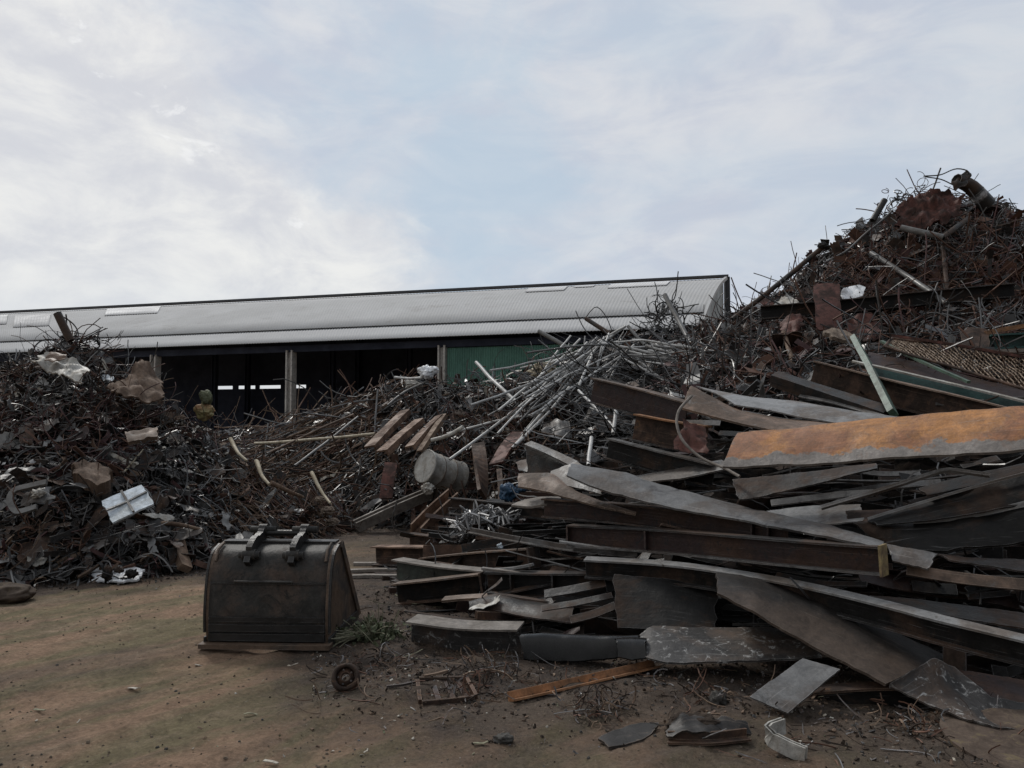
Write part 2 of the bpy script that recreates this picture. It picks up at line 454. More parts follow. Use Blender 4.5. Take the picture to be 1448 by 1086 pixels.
def pipe(name, cat, label, m, pts, r, group=None, parent=None, n=10, wob=.012, hollow=True, sides=9, smooth=True, world=False, r1=None, wall=.2):
    SEED[0] += 1
    W = [Vector(p) for p in pts] if world else [P(*p) for p in pts]
    path = wpath(W, n, smooth, wob, SEED[0])
    V, Fc, S = tube_geo(path, r, sides, hollow, wall, r1)
    o = make(name, V, Fc, M[m], parent, None, S)
    if not parent: tag(o, label, cat, group)
    return o

def boxgeo(x0, x1, y0, y1, z0, z1):
    V = [(x0,y0,z0),(x1,y0,z0),(x1,y1,z0),(x0,y1,z0),(x0,y0,z1),(x1,y0,z1),(x1,y1,z1),(x0,y1,z1)]
    return V, [(0,3,2,1),(4,5,6,7),(0,1,5,4),(1,2,6,5),(2,3,7,6),(3,0,4,7)]

def blob_geo(c, rx, ry, rz, amp=.25, sc=2.5, sub=3, flat=None, rot=0, crease=0):
    """irregular lump: a cube sphere pushed about by noise"""
    V = []; Fc = []; idx = {}
    SEED[0] += 1; sd = SEED[0]
    n = 2 ** sub
    def vid(p):
        k = (round(p[0], 4), round(p[1], 4), round(p[2], 4))
        if k not in idx:
            q = Vector(p); a, b, d = q
            q = Vector((a * math.sqrt(1 - b*b/2 - d*d/2 + b*b*d*d/3), b * math.sqrt(1 - a*a/2 - d*d/2 + a*a*d*d/3), d * math.sqrt(1 - a*a/2 - b*b/2 + a*a*b*b/3)))
            f = 1 + amp * (nz(q, sc, sd) + .5 * nz(q, sc * 2.3, sd)) * 1.5 + amp * crease * (.3 - abs(nz(q, sc * 2.2, sd + 1)) - .6 * abs(nz(q, sc * 5, sd + 2)))
            q = q * f
            x, y, z = q.x * rx, q.y * ry, q.z * rz
            if flat is not None and z < -flat * rz: z = -flat * rz
            x, y = x * math.cos(rot) - y * math.sin(rot), x * math.sin(rot) + y * math.cos(rot)
            idx[k] = len(V); V.append(Vector((c[0] + x, c[1] + y, c[2] + z)))
        return idx[k]
    for ax in range(3):
        for sg in (-1, 1):
            for i in range(n):
                for j in range(n):
                    q = []
                    for (a, b) in ((0,0),(1,0),(1,1),(0,1)):
                        p = [0, 0, 0]; p[ax] = sg
                        p[(ax+1)%3] = -1 + 2 * (i + a) / n; p[(ax+2)%3] = -1 + 2 * (j + b) / n
                        q.append(vid(p))
                    Fc.append(tuple(q) if sg > 0 else tuple(q[::-1]))
    return V, Fc

def lump(name, cat, label, m, c, rx, ry, rz, group=None, smooth=True, parent=None, **kw):
    V, Fc = blob_geo(c, rx, ry, rz, **kw)
    o = make(name, V, Fc, M[m], parent, None, smooth)
    if not parent: tag(o, label, cat, group)
    return o
# ------------------------------------------------------------------ camera, sky, sun
cam = bpy.data.cameras.new('camera'); camo = bpy.data.objects.new('camera', cam); COL.objects.link(camo)
camo.location = CAM; camo.rotation_euler = (math.pi / 2 + TH, 0, 0)
cam.sensor_width = 36; cam.lens = 36 * F / 1448; cam.clip_end = 5000; cam.clip_start = .05
scene.camera = camo
scene.view_settings.view_transform = 'Standard'; scene.view_settings.look = 'None'
scene.view_settings.exposure = .22; scene.view_settings.gamma = 1

SUN_AZ, SUN_EL = math.radians(-30), math.radians(48)
sun = bpy.data.lights.new('sun', 'SUN'); sun.energy = 1.5; sun.angle = math.radians(11); sun.color = (1, .96, .9)
suno = bpy.data.objects.new('sun', sun); COL.objects.link(suno)
sd_ = Vector((math.sin(SUN_AZ) * math.cos(SUN_EL), math.cos(SUN_AZ) * math.cos(SUN_EL), math.sin(SUN_EL)))
suno.rotation_euler = (-sd_).to_track_quat('-Z', 'Y').to_euler()
suno.location = sd_ * 60

wd = bpy.data.worlds.new('World'); scene.world = wd; wd.use_nodes = True
nt = wd.node_tree; nt.nodes.clear()
out = N(nt, 'ShaderNodeOutputWorld')
sky = N(nt, 'ShaderNodeTexSky'); sky.sky_type = 'NISHITA'; sky.sun_disc = False
sky.sun_elevation = SUN_EL; sky.sun_rotation = SUN_AZ % (2 * math.pi)
bg1 = N(nt, 'ShaderNodeBackground'); bg1.inputs['Strength'].default_value = .1
nt.links.new(sky.outputs[0], bg1.inputs['Color'])
tc = N(nt, 'ShaderNodeTexCoord'); sep = N(nt, 'ShaderNodeSeparateXYZ'); nt.links.new(tc.outputs['Generated'], sep.inputs[0])
X, Y, Z = sep.outputs
az = mathn(nt, 'ARCTAN2', X, Y); el = mathn(nt, 'ARCSINE', Z)
cv = N(nt, 'ShaderNodeCombineXYZ'); nt.links.new(az, cv.inputs[0]); nt.links.new(mathn(nt, 'MULTIPLY', el, 1.7), cv.inputs[1])
cvec = cv.outputs[0]
def nraw(sc, detail=6, rough=.55, dist=0, off=0):
    n = N(nt, 'ShaderNodeTexNoise'); n.inputs['Scale'].default_value = sc; n.inputs['Detail'].default_value = detail
    n.inputs['Roughness'].default_value = rough; n.inputs['Distortion'].default_value = dist
    a = N(nt, 'ShaderNodeVectorMath', operation='ADD'); a.inputs[1].default_value = (off, off * .7, off * .3)
    nt.links.new(cvec, a.inputs[0]); nt.links.new(a.outputs[0], n.inputs['Vector'])
    return n.outputs['Fac']
def smooth(v, lo, hi):
    r = N(nt, 'ShaderNodeMapRange', interpolation_type='SMOOTHSTEP'); r.inputs['From Min'].default_value = lo; r.inputs['From Max'].default_value = hi
    nt.links.new(v, r.inputs['Value']); return r.outputs['Result']
# thin broken overcast with pale blue gaps
st = N(nt, 'ShaderNodeCombineXYZ'); nt.links.new(az, st.inputs[0]); nt.links.new(mathn(nt, 'MULTIPLY', el, 2.6), st.inputs[1])
keep = cvec; cvec = st.outputs[0]
wisp = smooth(nraw(5.5, 9, .6, .5, 3), .34, .68)
wisp2 = smooth(nraw(2.6, 8, .58, .4, 13), .38, .62)
cvec = keep
lav = mixc(nt, wisp, (.56, .60, .685), (.70, .715, .745))
blue = (.495, .60, .705)
gc = mathn(nt, 'ADD', az, mathn(nt, 'MULTIPLY_ADD', el, .28, -.02))
gd = mathn(nt, 'ADD', mathn(nt, 'ABSOLUTE', gc), mathn(nt, 'MULTIPLY_ADD', nraw(4.5, 8, .62, .5, 9), .9, -.45))
gap = mathn(nt, 'SUBTRACT', 1.0, smooth(gd, -.08, .26))
gap = mathn(nt, 'MAXIMUM', gap, mathn(nt, 'MULTIPLY', mathn(nt, 'SUBTRACT', 1.0, wisp2), .55))
base = mixc(nt, mathn(nt, 'MULTIPLY', gap, .88), lav, blue)
base = mixc(nt, mathn(nt, 'MULTIPLY', wisp, .12), base, (.8, .8, .81))
# big pale cloud on the left, with a ragged bright edge
bx = mathn(nt, 'MULTIPLY', mathn(nt, 'MAXIMUM', mathn(nt, 'SUBTRACT', el, .25), 0), 1.35)
fl = mathn(nt, 'ADD', mathn(nt, 'ADD', az, .155), bx)
fl = mathn(nt, 'ADD', fl, mathn(nt, 'MULTIPLY_ADD', nraw(5, 9, .62, .6, 5), .34, -.17))
cl = mathn(nt, 'SUBTRACT', 1.0, smooth(fl, -.075, .05))
lowf = smooth(el, .07, .2)
cl = mathn(nt, 'MULTIPLY', cl, mathn(nt, 'MULTIPLY_ADD', lowf, .65, .35))
cmot = mixc(nt, smooth(nraw(7, 10, .62, .4, 11), .34, .66), (.66, .67, .705), (.86, .855, .83))
base = mixc(nt, cl, base, cmot)
# glints where the sun nearly breaks through, near the cloud's edge
edge = mathn(nt, 'MULTIPLY', smooth(fl, -.2, -.09), mathn(nt, 'SUBTRACT', 1.0, smooth(fl, -.09, -.0)))
gl = mathn(nt, 'MULTIPLY', edge, smooth(nraw(15, 9, .62, .3, 21), .60, .70))
g2 = smooth(nraw(12, 8, .6, .3, 33), .70, .78)
gl = mathn(nt, 'MULTIPLY', mathn(nt, 'MAXIMUM', gl, mathn(nt, 'MULTIPLY', g2, .25)), smooth(el, .1, .22))
base = mixc(nt, mathn(nt, 'MULTIPLY', gl, .55), base, (.97, .97, .96))
# overcast brighter towards the veiled sun, dimmed out of view to darken camera-facing sides
sdv = N(nt, 'ShaderNodeVectorMath', operation='DOT_PRODUCT'); sdv.inputs[1].default_value = sd_
nt.links.new(tc.outputs['Generated'], sdv.inputs[0])
lum = mathn(nt, 'MULTIPLY_ADD', smooth(sdv.outputs['Value'], -.6, .62), .6, .4)
cl3 = N(nt, 'ShaderNodeCombineColor')
for i in range(3): nt.links.new(lum, cl3.inputs[i])
base = mixc(nt, 1.0, base, cl3.outputs[0], 'MULTIPLY')
bg2 = N(nt, 'ShaderNodeBackground'); bg2.inputs['Strength'].default_value = .86
nt.links.new(base, bg2.inputs['Color'])
ms = N(nt, 'ShaderNodeMixShader'); ms.inputs[0].default_value = .94
nt.links.new(bg1.outputs[0], ms.inputs[1]); nt.links.new(bg2.outputs[0], ms.inputs[2])
nt.links.new(ms.outputs[0], out.inputs[0])

# ------------------------------------------------------------------ heap surfaces
def row(pts): return [G(x, y) if d is None else P(x, y, d) for (x, y, d) in pts]
class Loft:
    def __init__(s, rows): s.rows = rows; s.nu = len(rows[0]); s.nv = len(rows)
    def at(s, u, v):
        U = min(max(u, 0), .99999) * (s.nu - 1); Vv = min(max(v, 0), .99999) * (s.nv - 1)
        i, j = int(U), int(Vv); a, b = U - i, Vv - j
        r0, r1 = s.rows[j], s.rows[j + 1]
        return r0[i].lerp(r0[i + 1], a).lerp(r1[i].lerp(r1[i + 1], a), b)
    def nrm(s, u, v):
        e = .012
        k = (s.at(u + e, v) - s.at(u - e, v)).cross(s.at(u, v + e) - s.at(u, v - e))
        if k.length < 1e-9: return Vector((0, -1, .3))
        return k.normalized()
def back(rw, dy): return [Vector((p.x, p.y + dy, 0)) for p in rw]
def between(a, b, t, bulge=0): return [p.lerp(q, t) + Vector((0, -bulge, bulge * .8)) for p, q in zip(a, b)]

lf = row([(-260,850,None),(-120,842,None),(-40,836,None),(30,830,None),(100,826,None),(160,822,None),(220,816,None),(290,804,None),(350,790,None),(410,770,None),(460,756,None),(505,748,None)])
lc = row([(-260,560,12),(-120,525,11.8),(-40,530,11.5),(30,512,11.2),(95,484,11),(140,512,11),(200,552,11.1),(290,618,11.6),(350,658,12),(410,705,12.3),(460,733,12.4),(505,745,12.4)])
left_heap = Loft([lf, between(lf, lc, .33, .16), between(lf, lc, .68, .12), lc, back(lc, 4)])
mf = row([(300,690,20),(400,700,16.5),(470,742,12.4),(540,745,12.2),(620,757,11.6),(700,770,10.8),(780,740,10.2),(860,690,10),(940,640,10),(1030,600,10.2),(1110,580,10.6)])
mm = row([(300,650,21.5),(400,650,18.5),(470,655,14.8),(540,640,14.2),(620,622,13.8),(700,610,13.2),(780,590,12.8),(860,562,12.6),(940,545,12.8),(1030,535,13.2),(1110,525,13.6)])
mc = row([(300,615,23),(400,606,21),(470,574,18),(540,549,17),(620,550,16.5),(700,541,16),(780,520,16),(860,486,16),(940,468,16.2),(1030,470,16.6),(1110,480,17)])
mid_heap = Loft([mf, mm, mc, back(mc, 3.5)])
rf = row([(960,600,9.6),(1000,592,9.3),(1060,586,9),(1110,580,8.8),(1165,575,8.7),(1230,570,8.6),(1290,568,8.5),(1340,566,8.5),(1400,564,8.4),(1460,562,8.4),(1600,560,8.4),(1750,560,8.4)])
rm = row([(960,525,13.4),(1000,505,13),(1060,486,12.8),(1110,470,12.5),(1165,458,12.2),(1230,445,12),(1290,436,11.8),(1340,430,11.7),(1400,425,11.7),(1460,432,11.7),(1600,445,12),(1750,480,12)])
rc = row([(960,484,17),(1000,478,16.5),(1060,452,16),(1110,420,15.6),(1165,368,15.2),(1230,325,14.9),(1290,300,14.6),(1340,285,14.5),(1400,292,14.5),(1460,326,14.5),(1600,370,15),(1750,460,15)])
right_heap = Loft([rf, rm, between(rm, rc, .5, .12), rc, back(rc, 4)])
ff = row([(545,880,7.4),(640,905,6.1),(740,908,5.85),(870,908,5.75),(1000,905,5.65),(1150,925,5.35),(1300,945,5.0),(1448,972,4.75),(1600,980,4.7),(1800,980,4.7)])
fm = row([(600,795,9.0),(680,785,7.8),(780,765,7.5),(900,745,7.3),(1020,725,7.1),(1150,712,6.8),(1300,700,6.5),(1448,690,6.3),(1600,690,6.2),(1800,690,6.2)])
fc = row([(625,745,10.8),(700,725,9.7),(800,668,9.4),(900,612,9.2),(1020,590,9.0),(1150,570,8.7),(1300,558,8.5),(1448,552,8.3),(1600,550,8.2),(1800,550,8.2)])
front_heap = Loft([ff, fm, fc, back(fc, 2)])

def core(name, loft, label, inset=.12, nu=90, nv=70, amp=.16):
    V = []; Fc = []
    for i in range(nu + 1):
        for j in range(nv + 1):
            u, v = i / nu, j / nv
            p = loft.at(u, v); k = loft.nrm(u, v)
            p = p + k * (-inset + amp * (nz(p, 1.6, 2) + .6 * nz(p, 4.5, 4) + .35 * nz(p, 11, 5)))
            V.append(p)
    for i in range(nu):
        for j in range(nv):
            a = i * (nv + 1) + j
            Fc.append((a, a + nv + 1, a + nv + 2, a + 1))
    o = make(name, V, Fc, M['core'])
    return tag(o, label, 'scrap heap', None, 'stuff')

class Tangle:
    def __init__(s, mats): s.V = []; s.F = []; s.MI = []; s.mats = mats; s.ix = {m: i for i, m in enumerate(mats)}
    def tube(s, path, r, m, sides=3):
        n = len(path); b0 = len(s.V)
        t = (path[1] - path[0]); ref = Vector((random.uniform(-1,1), random.uniform(-1,1), random.uniform(-1,1)))
        sd = t.cross(ref)
        if sd.length < 1e-6: sd = t.cross(Vector((0, 0, 1)))
        sd.normalize()
        for i in range(n):
            t = path[min(i + 1, n - 1)] - path[max(i - 1, 0)]
            t.normalize(); sd = sd - t * sd.dot(t)
            if sd.length < 1e-5: sd = t.orthogonal()
            sd.normalize(); u = t.cross(sd)
            for k in range(sides):
                a = 6.2832 * k / sides
                s.V.append(path[i] + sd * (math.cos(a) * r) + u * (math.sin(a) * r))
        mi = s.ix[m]
        for i in range(n - 1):
            for k in range(sides):
                k2 = (k + 1) % sides
                s.F.append((b0 + i * sides + k, b0 + i * sides + k2, b0 + (i + 1) * sides + k2, b0 + (i + 1) * sides + k)); s.MI.append(mi)
    def strand(s, p, dirv, L, r, m, curl=.4, n=9, up=None, sides=3, jit=.25):
        """a bent wire: a random walk whose heading drifts"""
        path = [p.copy()]; d = dirv.normalized(); st = L / n
        ax = Vector((random.uniform(-1,1), random.uniform(-1,1), random.uniform(-1,1))).normalized()
        c = random.gauss(0, curl)
        for i in range(n):
            d = d + d.cross(ax) * c + Vector((random.gauss(0,jit), random.gauss(0,jit), random.gauss(0,jit) - .02)) * .5
            d.normalize(); path.append(path[-1] + d * st)
        s.tube(path, r, m, sides)
    def flake(s, p, k, dirv, a, b, m, bend=.4, t=.004):
        """a torn bit of sheet, folded once or twice"""
        d = dirv.normalized(); w = k.cross(d)
        if w.length < 1e-5: w = d.orthogonal()
        w.normalize(); k = d.cross(w)
        b0 = len(s.V); cols = 3; x = -a / 2; z = 0; ang = random.gauss(0, bend)
        for c in range(cols + 1):
            ws = b * random.uniform(.6, 1.15); sh = random.uniform(-.2, .2) * b
            for q in (-.5, .5):
                s.V.append(p + d * x + w * (ws * q + sh) + k * (z + random.uniform(-.04, .04) * a))
            x += math.cos(ang) * a / cols; z += math.sin(ang) * a / cols; ang += random.gauss(0, bend)
        nn = (cols + 1) * 2
        for i in range(nn): s.V.append(s.V[b0 + i] - k * t)
        mi = s.ix[m]
        def f(*q): s.F.append(tuple(b0 + i for i in q)); s.MI.append(mi)
        for c in range(cols):
            i = 2 * c
            f(i, i + 1, i + 3, i + 2); f(nn + i, nn + i + 2, nn + i + 3, nn + i + 1)
            f(i, i + 2, nn + i + 2, nn + i); f(i + 1, nn + i + 1, nn + i + 3, i + 3)
        f(0, nn, nn + 1, 1); i = 2 * cols; f(i, i + 1, nn + i + 1, nn + i)
    def slat(s, p, d, k, L, w, h, m, bend=.0):
        """a short length of bar or strip"""
        d = d.normalized(); q = k.cross(d)
        if q.length < 1e-5: q = d.orthogonal()
        q.normalize(); k = d.cross(q); b0 = len(s.V); n = 5
        for i in range(n):
            t = i / (n - 1) - .5
            c = p + d * (L * t) + k * (bend * L * t * t) + q * (bend * .6 * L * t * t)
            for (a, b) in ((-1,-1),(1,-1),(1,1),(-1,1)): s.V.append(c + q * (a * w / 2) + k * (b * h / 2))
        mi = s.ix[m]
        for i in range(n - 1):
            for e in range(4):
                e2 = (e + 1) % 4
                s.F.append((b0 + i*4 + e, b0 + i*4 + e2, b0 + (i+1)*4 + e2, b0 + (i+1)*4 + e)); s.MI.append(mi)
        s.F.append((b0, b0+3, b0+2, b0+1)); e = b0 + (n-1)*4; s.F.append((e, e+1, e+2, e+3)); s.MI += [mi, mi]
    def build(s, name, label, cat='scrap'):
        o = make(name, s.V, s.F, [M[m] for m in s.mats], None, None, None, s.MI)
        return tag(o, label, cat, None, 'stuff')

def rdir(k, bias=None, w=.5, lift=.15):
    """random heading lying in the heap's surface, leaning towards bias"""
    r = Vector((random.gauss(0,1), random.gauss(0,1), random.gauss(0,1)))
    r = r - k * r.dot(k); r.normalize()
    if bias is not None: r = r * (1 - w) + bias.normalized() * (w * random.choice((-1, 1)))
    r = r + k * random.gauss(0, lift)
    return r.normalized()

core('scrap_heap', left_heap, 'compacted dark scrap filling the inside of the left heap')
core('scrap_heap', mid_heap, 'compacted dark scrap filling the inside of the middle heap')
core('scrap_heap', right_heap, 'compacted dark scrap filling the inside of the tall right heap')
core('scrap_heap', front_heap, 'compacted dark scrap behind the stacked beams and plates', inset=.2, amp=.12)

# ---- left heap: burnt wire, swarf and torn sheet
T = Tangle(['wire', 'wiregrey', 'wirerust', 'wirepurple', 'wirepale', 'sticks', 'dark', 'litter', 'cardboard', 'rust'])
for i in range(6500):
    u, v = random.random(), random.random() ** .9 * .76
    p = left_heap.at(u, v); k = left_heap.nrm(u, v); x, y = proj(p)
    if x < -80: continue
    zone = nz(p, .8, 31)
    if x > 310 and y > 600: m = random.choice(('sticks', 'wirerust', 'wirerust', 'sticks', 'wire', 'cardboard', 'wirepurple', 'wiregrey'))
    elif (585 < y + 40 * zone < 655 and x < 190) or (abs(x - 90 - 30 * zone) < 14 and 640 < y < 780): m = random.choice(('wirepurple', 'wirepurple', 'wirerust', 'wire'))
    elif (540 < y < 620 and 170 < x < 330): m = random.choice(('wirerust', 'sticks', 'wirepurple', 'wire', 'wire'))
    elif (x < 70 and y > 745): m = random.choice(('sticks', 'wirerust', 'wire'))
    elif zone > .22: m = random.choice(('wirerust', 'wirerust', 'wire', 'wirepurple', 'sticks'))
    else: m = random.choice(('wire', 'wire', 'wire', 'wiregrey', 'wire', 'wiregrey', 'wirepale' if random.random() < .12 else 'wire', 'wire'))
    p = p + k * random.uniform(-.05, .08)
    if x > 310 and random.random() < .5:
        bias = Vector((.75, -.1, -.6)); T.strand(p, rdir(k, bias, .75, .1), random.uniform(.25, .8), random.uniform(.005, .011), m, .06, 5, jit=.08)
    elif y > 640 and random.random() < .62: T.strand(p, rdir(k, Vector((1, 0, 0)), .25, .3), random.uniform(.08, .3), random.uniform(.004, .011), m, .45, 6)
    else: T.strand(p, rdir(k, Vector((1, 0, .1)), .5, .1), random.uniform(.15, .75), random.uniform(.003, .008), m, .3, 8, jit=.2)
for i in range(1500):
    u, v = random.random(), random.random() * .76
    p = left_heap.at(u, v); k = left_heap.nrm(u, v); x, y = proj(p)
    if x < -80: continue
    m = random.choice(('dark', 'wire', 'wire', 'wiregrey', 'wirerust', 'dark', 'wirepurple', 'cardboard' if x > 300 else 'dark'))
    if random.random() < .02: m = 'litter'
    T.flake(p + k * random.uniform(-.04, .07), (k + Vector((random.gauss(0,.5), random.gauss(0,.5), random.gauss(0,.5)))).normalized(), rdir(k), random.uniform(.05, .26) * (1.3 if y < 640 else .7), random.uniform(.015, .07), m, .6)
for i in range(420):
    u, v = random.random(), random.uniform(.0, .75)
    p = left_heap.at(u, v); k = left_heap.nrm(u, v); x, y = proj(p)
    if x < -60: continue
    m = random.choice(('dark', 'dark', 'wiregrey', 'dark', 'rust', 'wire')) if random.random() < .9 else random.choice(('cardboard', 'wirepale', 'sticks'))
    T.flake(p + k * random.uniform(.0, .08), (k + Vector((random.gauss(0,.3), random.gauss(0,.3), random.gauss(.2,.4)))).normalized(), rdir(k, Vector((1,0,0)), .4), random.uniform(.14, .42), random.uniform(.06, .2), m, .35)
for i in range(2600):
    u, v = random.random(), random.random() * .755
    p = left_heap.at(u, v); k = left_heap.nrm(u, v); x, y = proj(p)
    if x < -60: continue
    br = x > 300 or (y > 540 and y < 620 and x > 150)
    m = random.choice(('sticks', 'rust', 'wirerust', 'cardboard', 'sticks', 'wire', 'dark') if br else ('dark', 'dark', 'wire', 'rust', 'wiregrey', 'dark', 'wirerust', 'wirepurple', 'wire', 'wiregrey'))
    if random.random() < .035: m = random.choice(('wirepale', 'litter', 'cardboard'))
    T.slat(p + k * random.uniform(-.03, .09), rdir(k, Vector((1, 0, -.5) if x > 280 else (1, 0, .1)), .4, .12), rdir(k), random.uniform(.06, .42), random.uniform(.012, .07), random.uniform(.004, .02), m, random.gauss(0, .5))
for cx, cy, n, sx, sy in ((258, 637, 46, 26, 7), (45, 560, 30, 20, 8), (236, 668, 26, 22, 6), (128, 566, 12, 10, 5), (300, 660, 12, 14, 4), (405, 690, 16, 14, 16), (20, 690, 10, 14, 8)):
    for i in range(int(n * 1.5)):
        px, py = random.gauss(cx, sx * .6), random.gauss(cy, sy * .6)
        best = None
        for a in range(60):
            u, v = random.random(), random.random() * .76
            q = left_heap.at(u, v); x, y = proj(q); e = (x - px) ** 2 + (y - py) ** 2
            if best is None or e < best[0]: best = (e, q, left_heap.nrm(u, v))
        T.flake(best[1] + best[2] * .12, best[2], rdir(best[2]), random.uniform(.02, .075), random.uniform(.02, .05), random.choice(('litter', 'litter', 'wirepale')), .6)
# loops standing clear of the crest
for i in range(14):
    u = random.uniform(.12, .52); p = left_heap.at(u, .74)
    T.strand(p, Vector((random.gauss(0, .5), random.gauss(0, .4), 1)), random.uniform(.3, .75), random.uniform(.006, .011), 'wire', .45, 11, jit=.12)
for i in range(34):
    c = P(random.uniform(84, 150), random.uniform(474, 500), 10.9)
    T.strand(c, Vector((random.gauss(0, .8), .2, random.uniform(.1, .8))), random.uniform(.3, .6), random.uniform(.006, .012), 'wire', .5, 14, jit=.05)
T.build('wire_tangle', 'burnt wire, swarf and torn sheet covering the left heap')

# ---- middle heap: rods and twisted strip
T = Tangle(['wire', 'wiregrey', 'wirerust', 'wirepurple', 'wirepale', 'sticks', 'dark', 'litter', 'rust', 'paintpipe', 'brownbar'])
for i in range(5200):
    u, v = random.random(), random.random() * .74
    p = mid_heap.at(u, v); k = mid_heap.nrm(u, v); x, y = proj(p)
    p = p + k * random.uniform(-.06, .1)
    if x < 560:
        m = random.choice(('sticks', 'wirerust', 'sticks', 'wire', 'wiregrey', 'brownbar') if y < 665 else ('wire', 'wire', 'sticks', 'wirerust', 'wire', 'dark'))
        T.strand(p, rdir(k, Vector((.8, .5, .45)), random.choice((.8, .6, .3)), .12), random.uniform(.3, 1.5), random.uniform(.006, .02), m, random.choice((.04, .04, .25)), 6, jit=random.choice((.05, .2)), sides=4)
    elif x < 830:
        zone = nz(p, .9, 12)
        m = random.choice(('wire', 'wire', 'wire', 'wiregrey', 'wiregrey', 'wirerust', 'wire', 'wire', 'wirepurple' if zone > .1 else 'wire'))
        if y > 590 and x > 640 or zone > .25: m = random.choice(('wire', 'wirerust', 'wirerust', 'wirepurple', 'sticks', 'wire'))
        T.strand(p, rdir(k, None, 0, .12 if v > .5 else .35), random.uniform(.3, 1.1), random.uniform(.006, .014), m, .3, 9)
    else:
        m = random.choice(('wire', 'wiregrey', 'wiregrey', 'wire', 'paintpipe', 'wire', 'wiregrey', 'wire', 'wirepale', 'wire'))
        ls = .55 if v > .5 else 1
        if random.random() < .5: T.strand(p, rdir(k, Vector((.9, .2, -.1)), .6, .08 if v > .5 else .2), random.uniform(.5, 2.0) * ls, random.uniform(.005, .014), m, .07, 6, jit=.1)
        else: T.strand(p, rdir(k, None, 0, .12 if v > .5 else .4), random.uniform(.3, 1.1) * ls, random.uniform(.005, .011), m, .35, 9)
for i in range(2000):
    u, v = random.random(), random.random() * .74
    p = mid_heap.at(u, v); k = mid_heap.nrm(u, v); x, y = proj(p)
    m = random.choice(('dark', 'wire', 'wiregrey', 'wirerust', 'dark', 'rust' if x < 780 else 'dark', 'dark', 'wire'))
    if random.random() < .025: m = 'litter'
    T.flake(p + k * random.uniform(-.03, .12), (k + Vector((random.gauss(0,.6), random.gauss(0,.6), random.gauss(0,.6)))).normalized(), rdir(k), random.uniform(.1, .42), random.uniform(.04, .16), m, .5)
for i in range(36):
    u = random.choice((random.uniform(.28, 1), random.uniform(.6, 1))); p = mid_heap.at(u, .66)
    T.strand(p, Vector((random.gauss(0, .7), random.gauss(0, .4), .6)), random.uniform(.2, .6), random.uniform(.006, .012), random.choice(('wire', 'wiregrey', 'wire')), .4, 9, jit=.15)
for i in range(70):   # knot of bent rod rising at the foot of the leaning post
    c = P(random.gauss(945, 14), random.uniform(425, 475), 15.5)
    T.strand(c, Vector((random.gauss(0, .4), random.gauss(0, .4), random.gauss(.3, .8))), random.uniform(.3, .8), random.uniform(.008, .016), random.choice(('wire', 'wiregrey', 'wire')), .4, 9)
for i in range(70):   # pale coils right of the shed corner
    c = P(random.gauss(1068, 18), random.gauss(462, 8), 14.8)
    T.strand(c, Vector((random.gauss(0, 1), random.gauss(0, .4), random.gauss(0, .6))), random.uniform(.3, .6), random.uniform(.006, .01), random.choice(('wiregrey', 'wirepale', 'wire')), .6, 12, jit=.05)
T.build('wire_tangle', 'tangled rods, bent strip and wire covering the middle heap')

# ---- tall right heap
T = Tangle(['wire', 'wiregrey', 'wirerust', 'wirepurple', 'dark', 'litter', 'rust', 'redrust', 'paintpipe'])
for i in range(7500):
    u, v = random.random(), random.random() * .77
    p = right_heap.at(u, v); k = right_heap.nrm(u, v); x, y = proj(p)
    if x > 1540: continue
    m = random.choice(('wire',) * 6 + ('wiregrey', 'wirerust', 'wirepurple', 'wirerust')) if nz(p, .7, 44) < .15 else random.choice(('wirerust', 'wirepurple', 'wire', 'wirerust')); ls = .5 if v > .5 else .85
    p = p + k * random.uniform(-.05, .22)
    q = random.random()
    if q < .3: T.strand(p, rdir(k, Vector((1, .2, .25)), .4, .03 if v > .5 else .25), random.uniform(.5, 1.4) * ls, random.uniform(.005, .013), m, .06, 6, jit=.08, sides=4)
    else: T.strand(p, rdir(k, Vector((1, 0, 0)), .2, .05 if v > .5 else .35), random.uniform(.3, 1.0) * ls, random.uniform(.004, .009), m, .4, 10)
for i in range(2200):
    u, v = random.random(), random.random() * .77
    p = right_heap.at(u, v); k = right_heap.nrm(u, v)
    m = random.choice(('dark', 'wire', 'dark', 'wire', 'wirerust', 'wirepurple', 'wiregrey'))
    T.flake(p + k * random.uniform(-.03, .15), (k + Vector((random.gauss(0,.6), random.gauss(0,.6), random.gauss(0,.6)))).normalized(), rdir(k), random.uniform(.12, .5), random.uniform(.05, .22), m, .45)
for i in range(22):
    u = random.uniform(.08, 1); p = right_heap.at(u, .72)
    T.strand(p, Vector((random.gauss(-.2, .7), random.gauss(0, .4), .45)), random.uniform(.2, .55), random.uniform(.006, .012), random.choice(('wire', 'wire', 'wirepurple')), .5, 10, jit=.15)
for i in range(2000):
    u, v = random.random(), random.random() * .755
    p = right_heap.at(u, v); k = right_heap.nrm(u, v)
    T.slat(p + k * random.uniform(-.04, .16), rdir(k, Vector((1, .1, .1)), .4, .12), rdir(k), random.uniform(.15, .75) * (.7 if v > .55 else 1), random.uniform(.025, .12), random.uniform(.008, .04), random.choice(('dark', 'dark', 'wire', 'rust', 'redrust', 'dark', 'wirerust', 'wire')), random.gauss(0, .25))
for i in range(60):
    c = P(random.gauss(1285, 14), random.gauss(283, 8), 14)
    T.strand(c, Vector((random.gauss(0, 1), random.gauss(0, .4), random.gauss(0, .35))), random.uniform(.3, .7), random.uniform(.006, .011), random.choice(('wire', 'wirepurple')), .55, 12, jit=.05)
T.build('wire_tangle', 'dark twisted bars and wire covering the tall right heap')

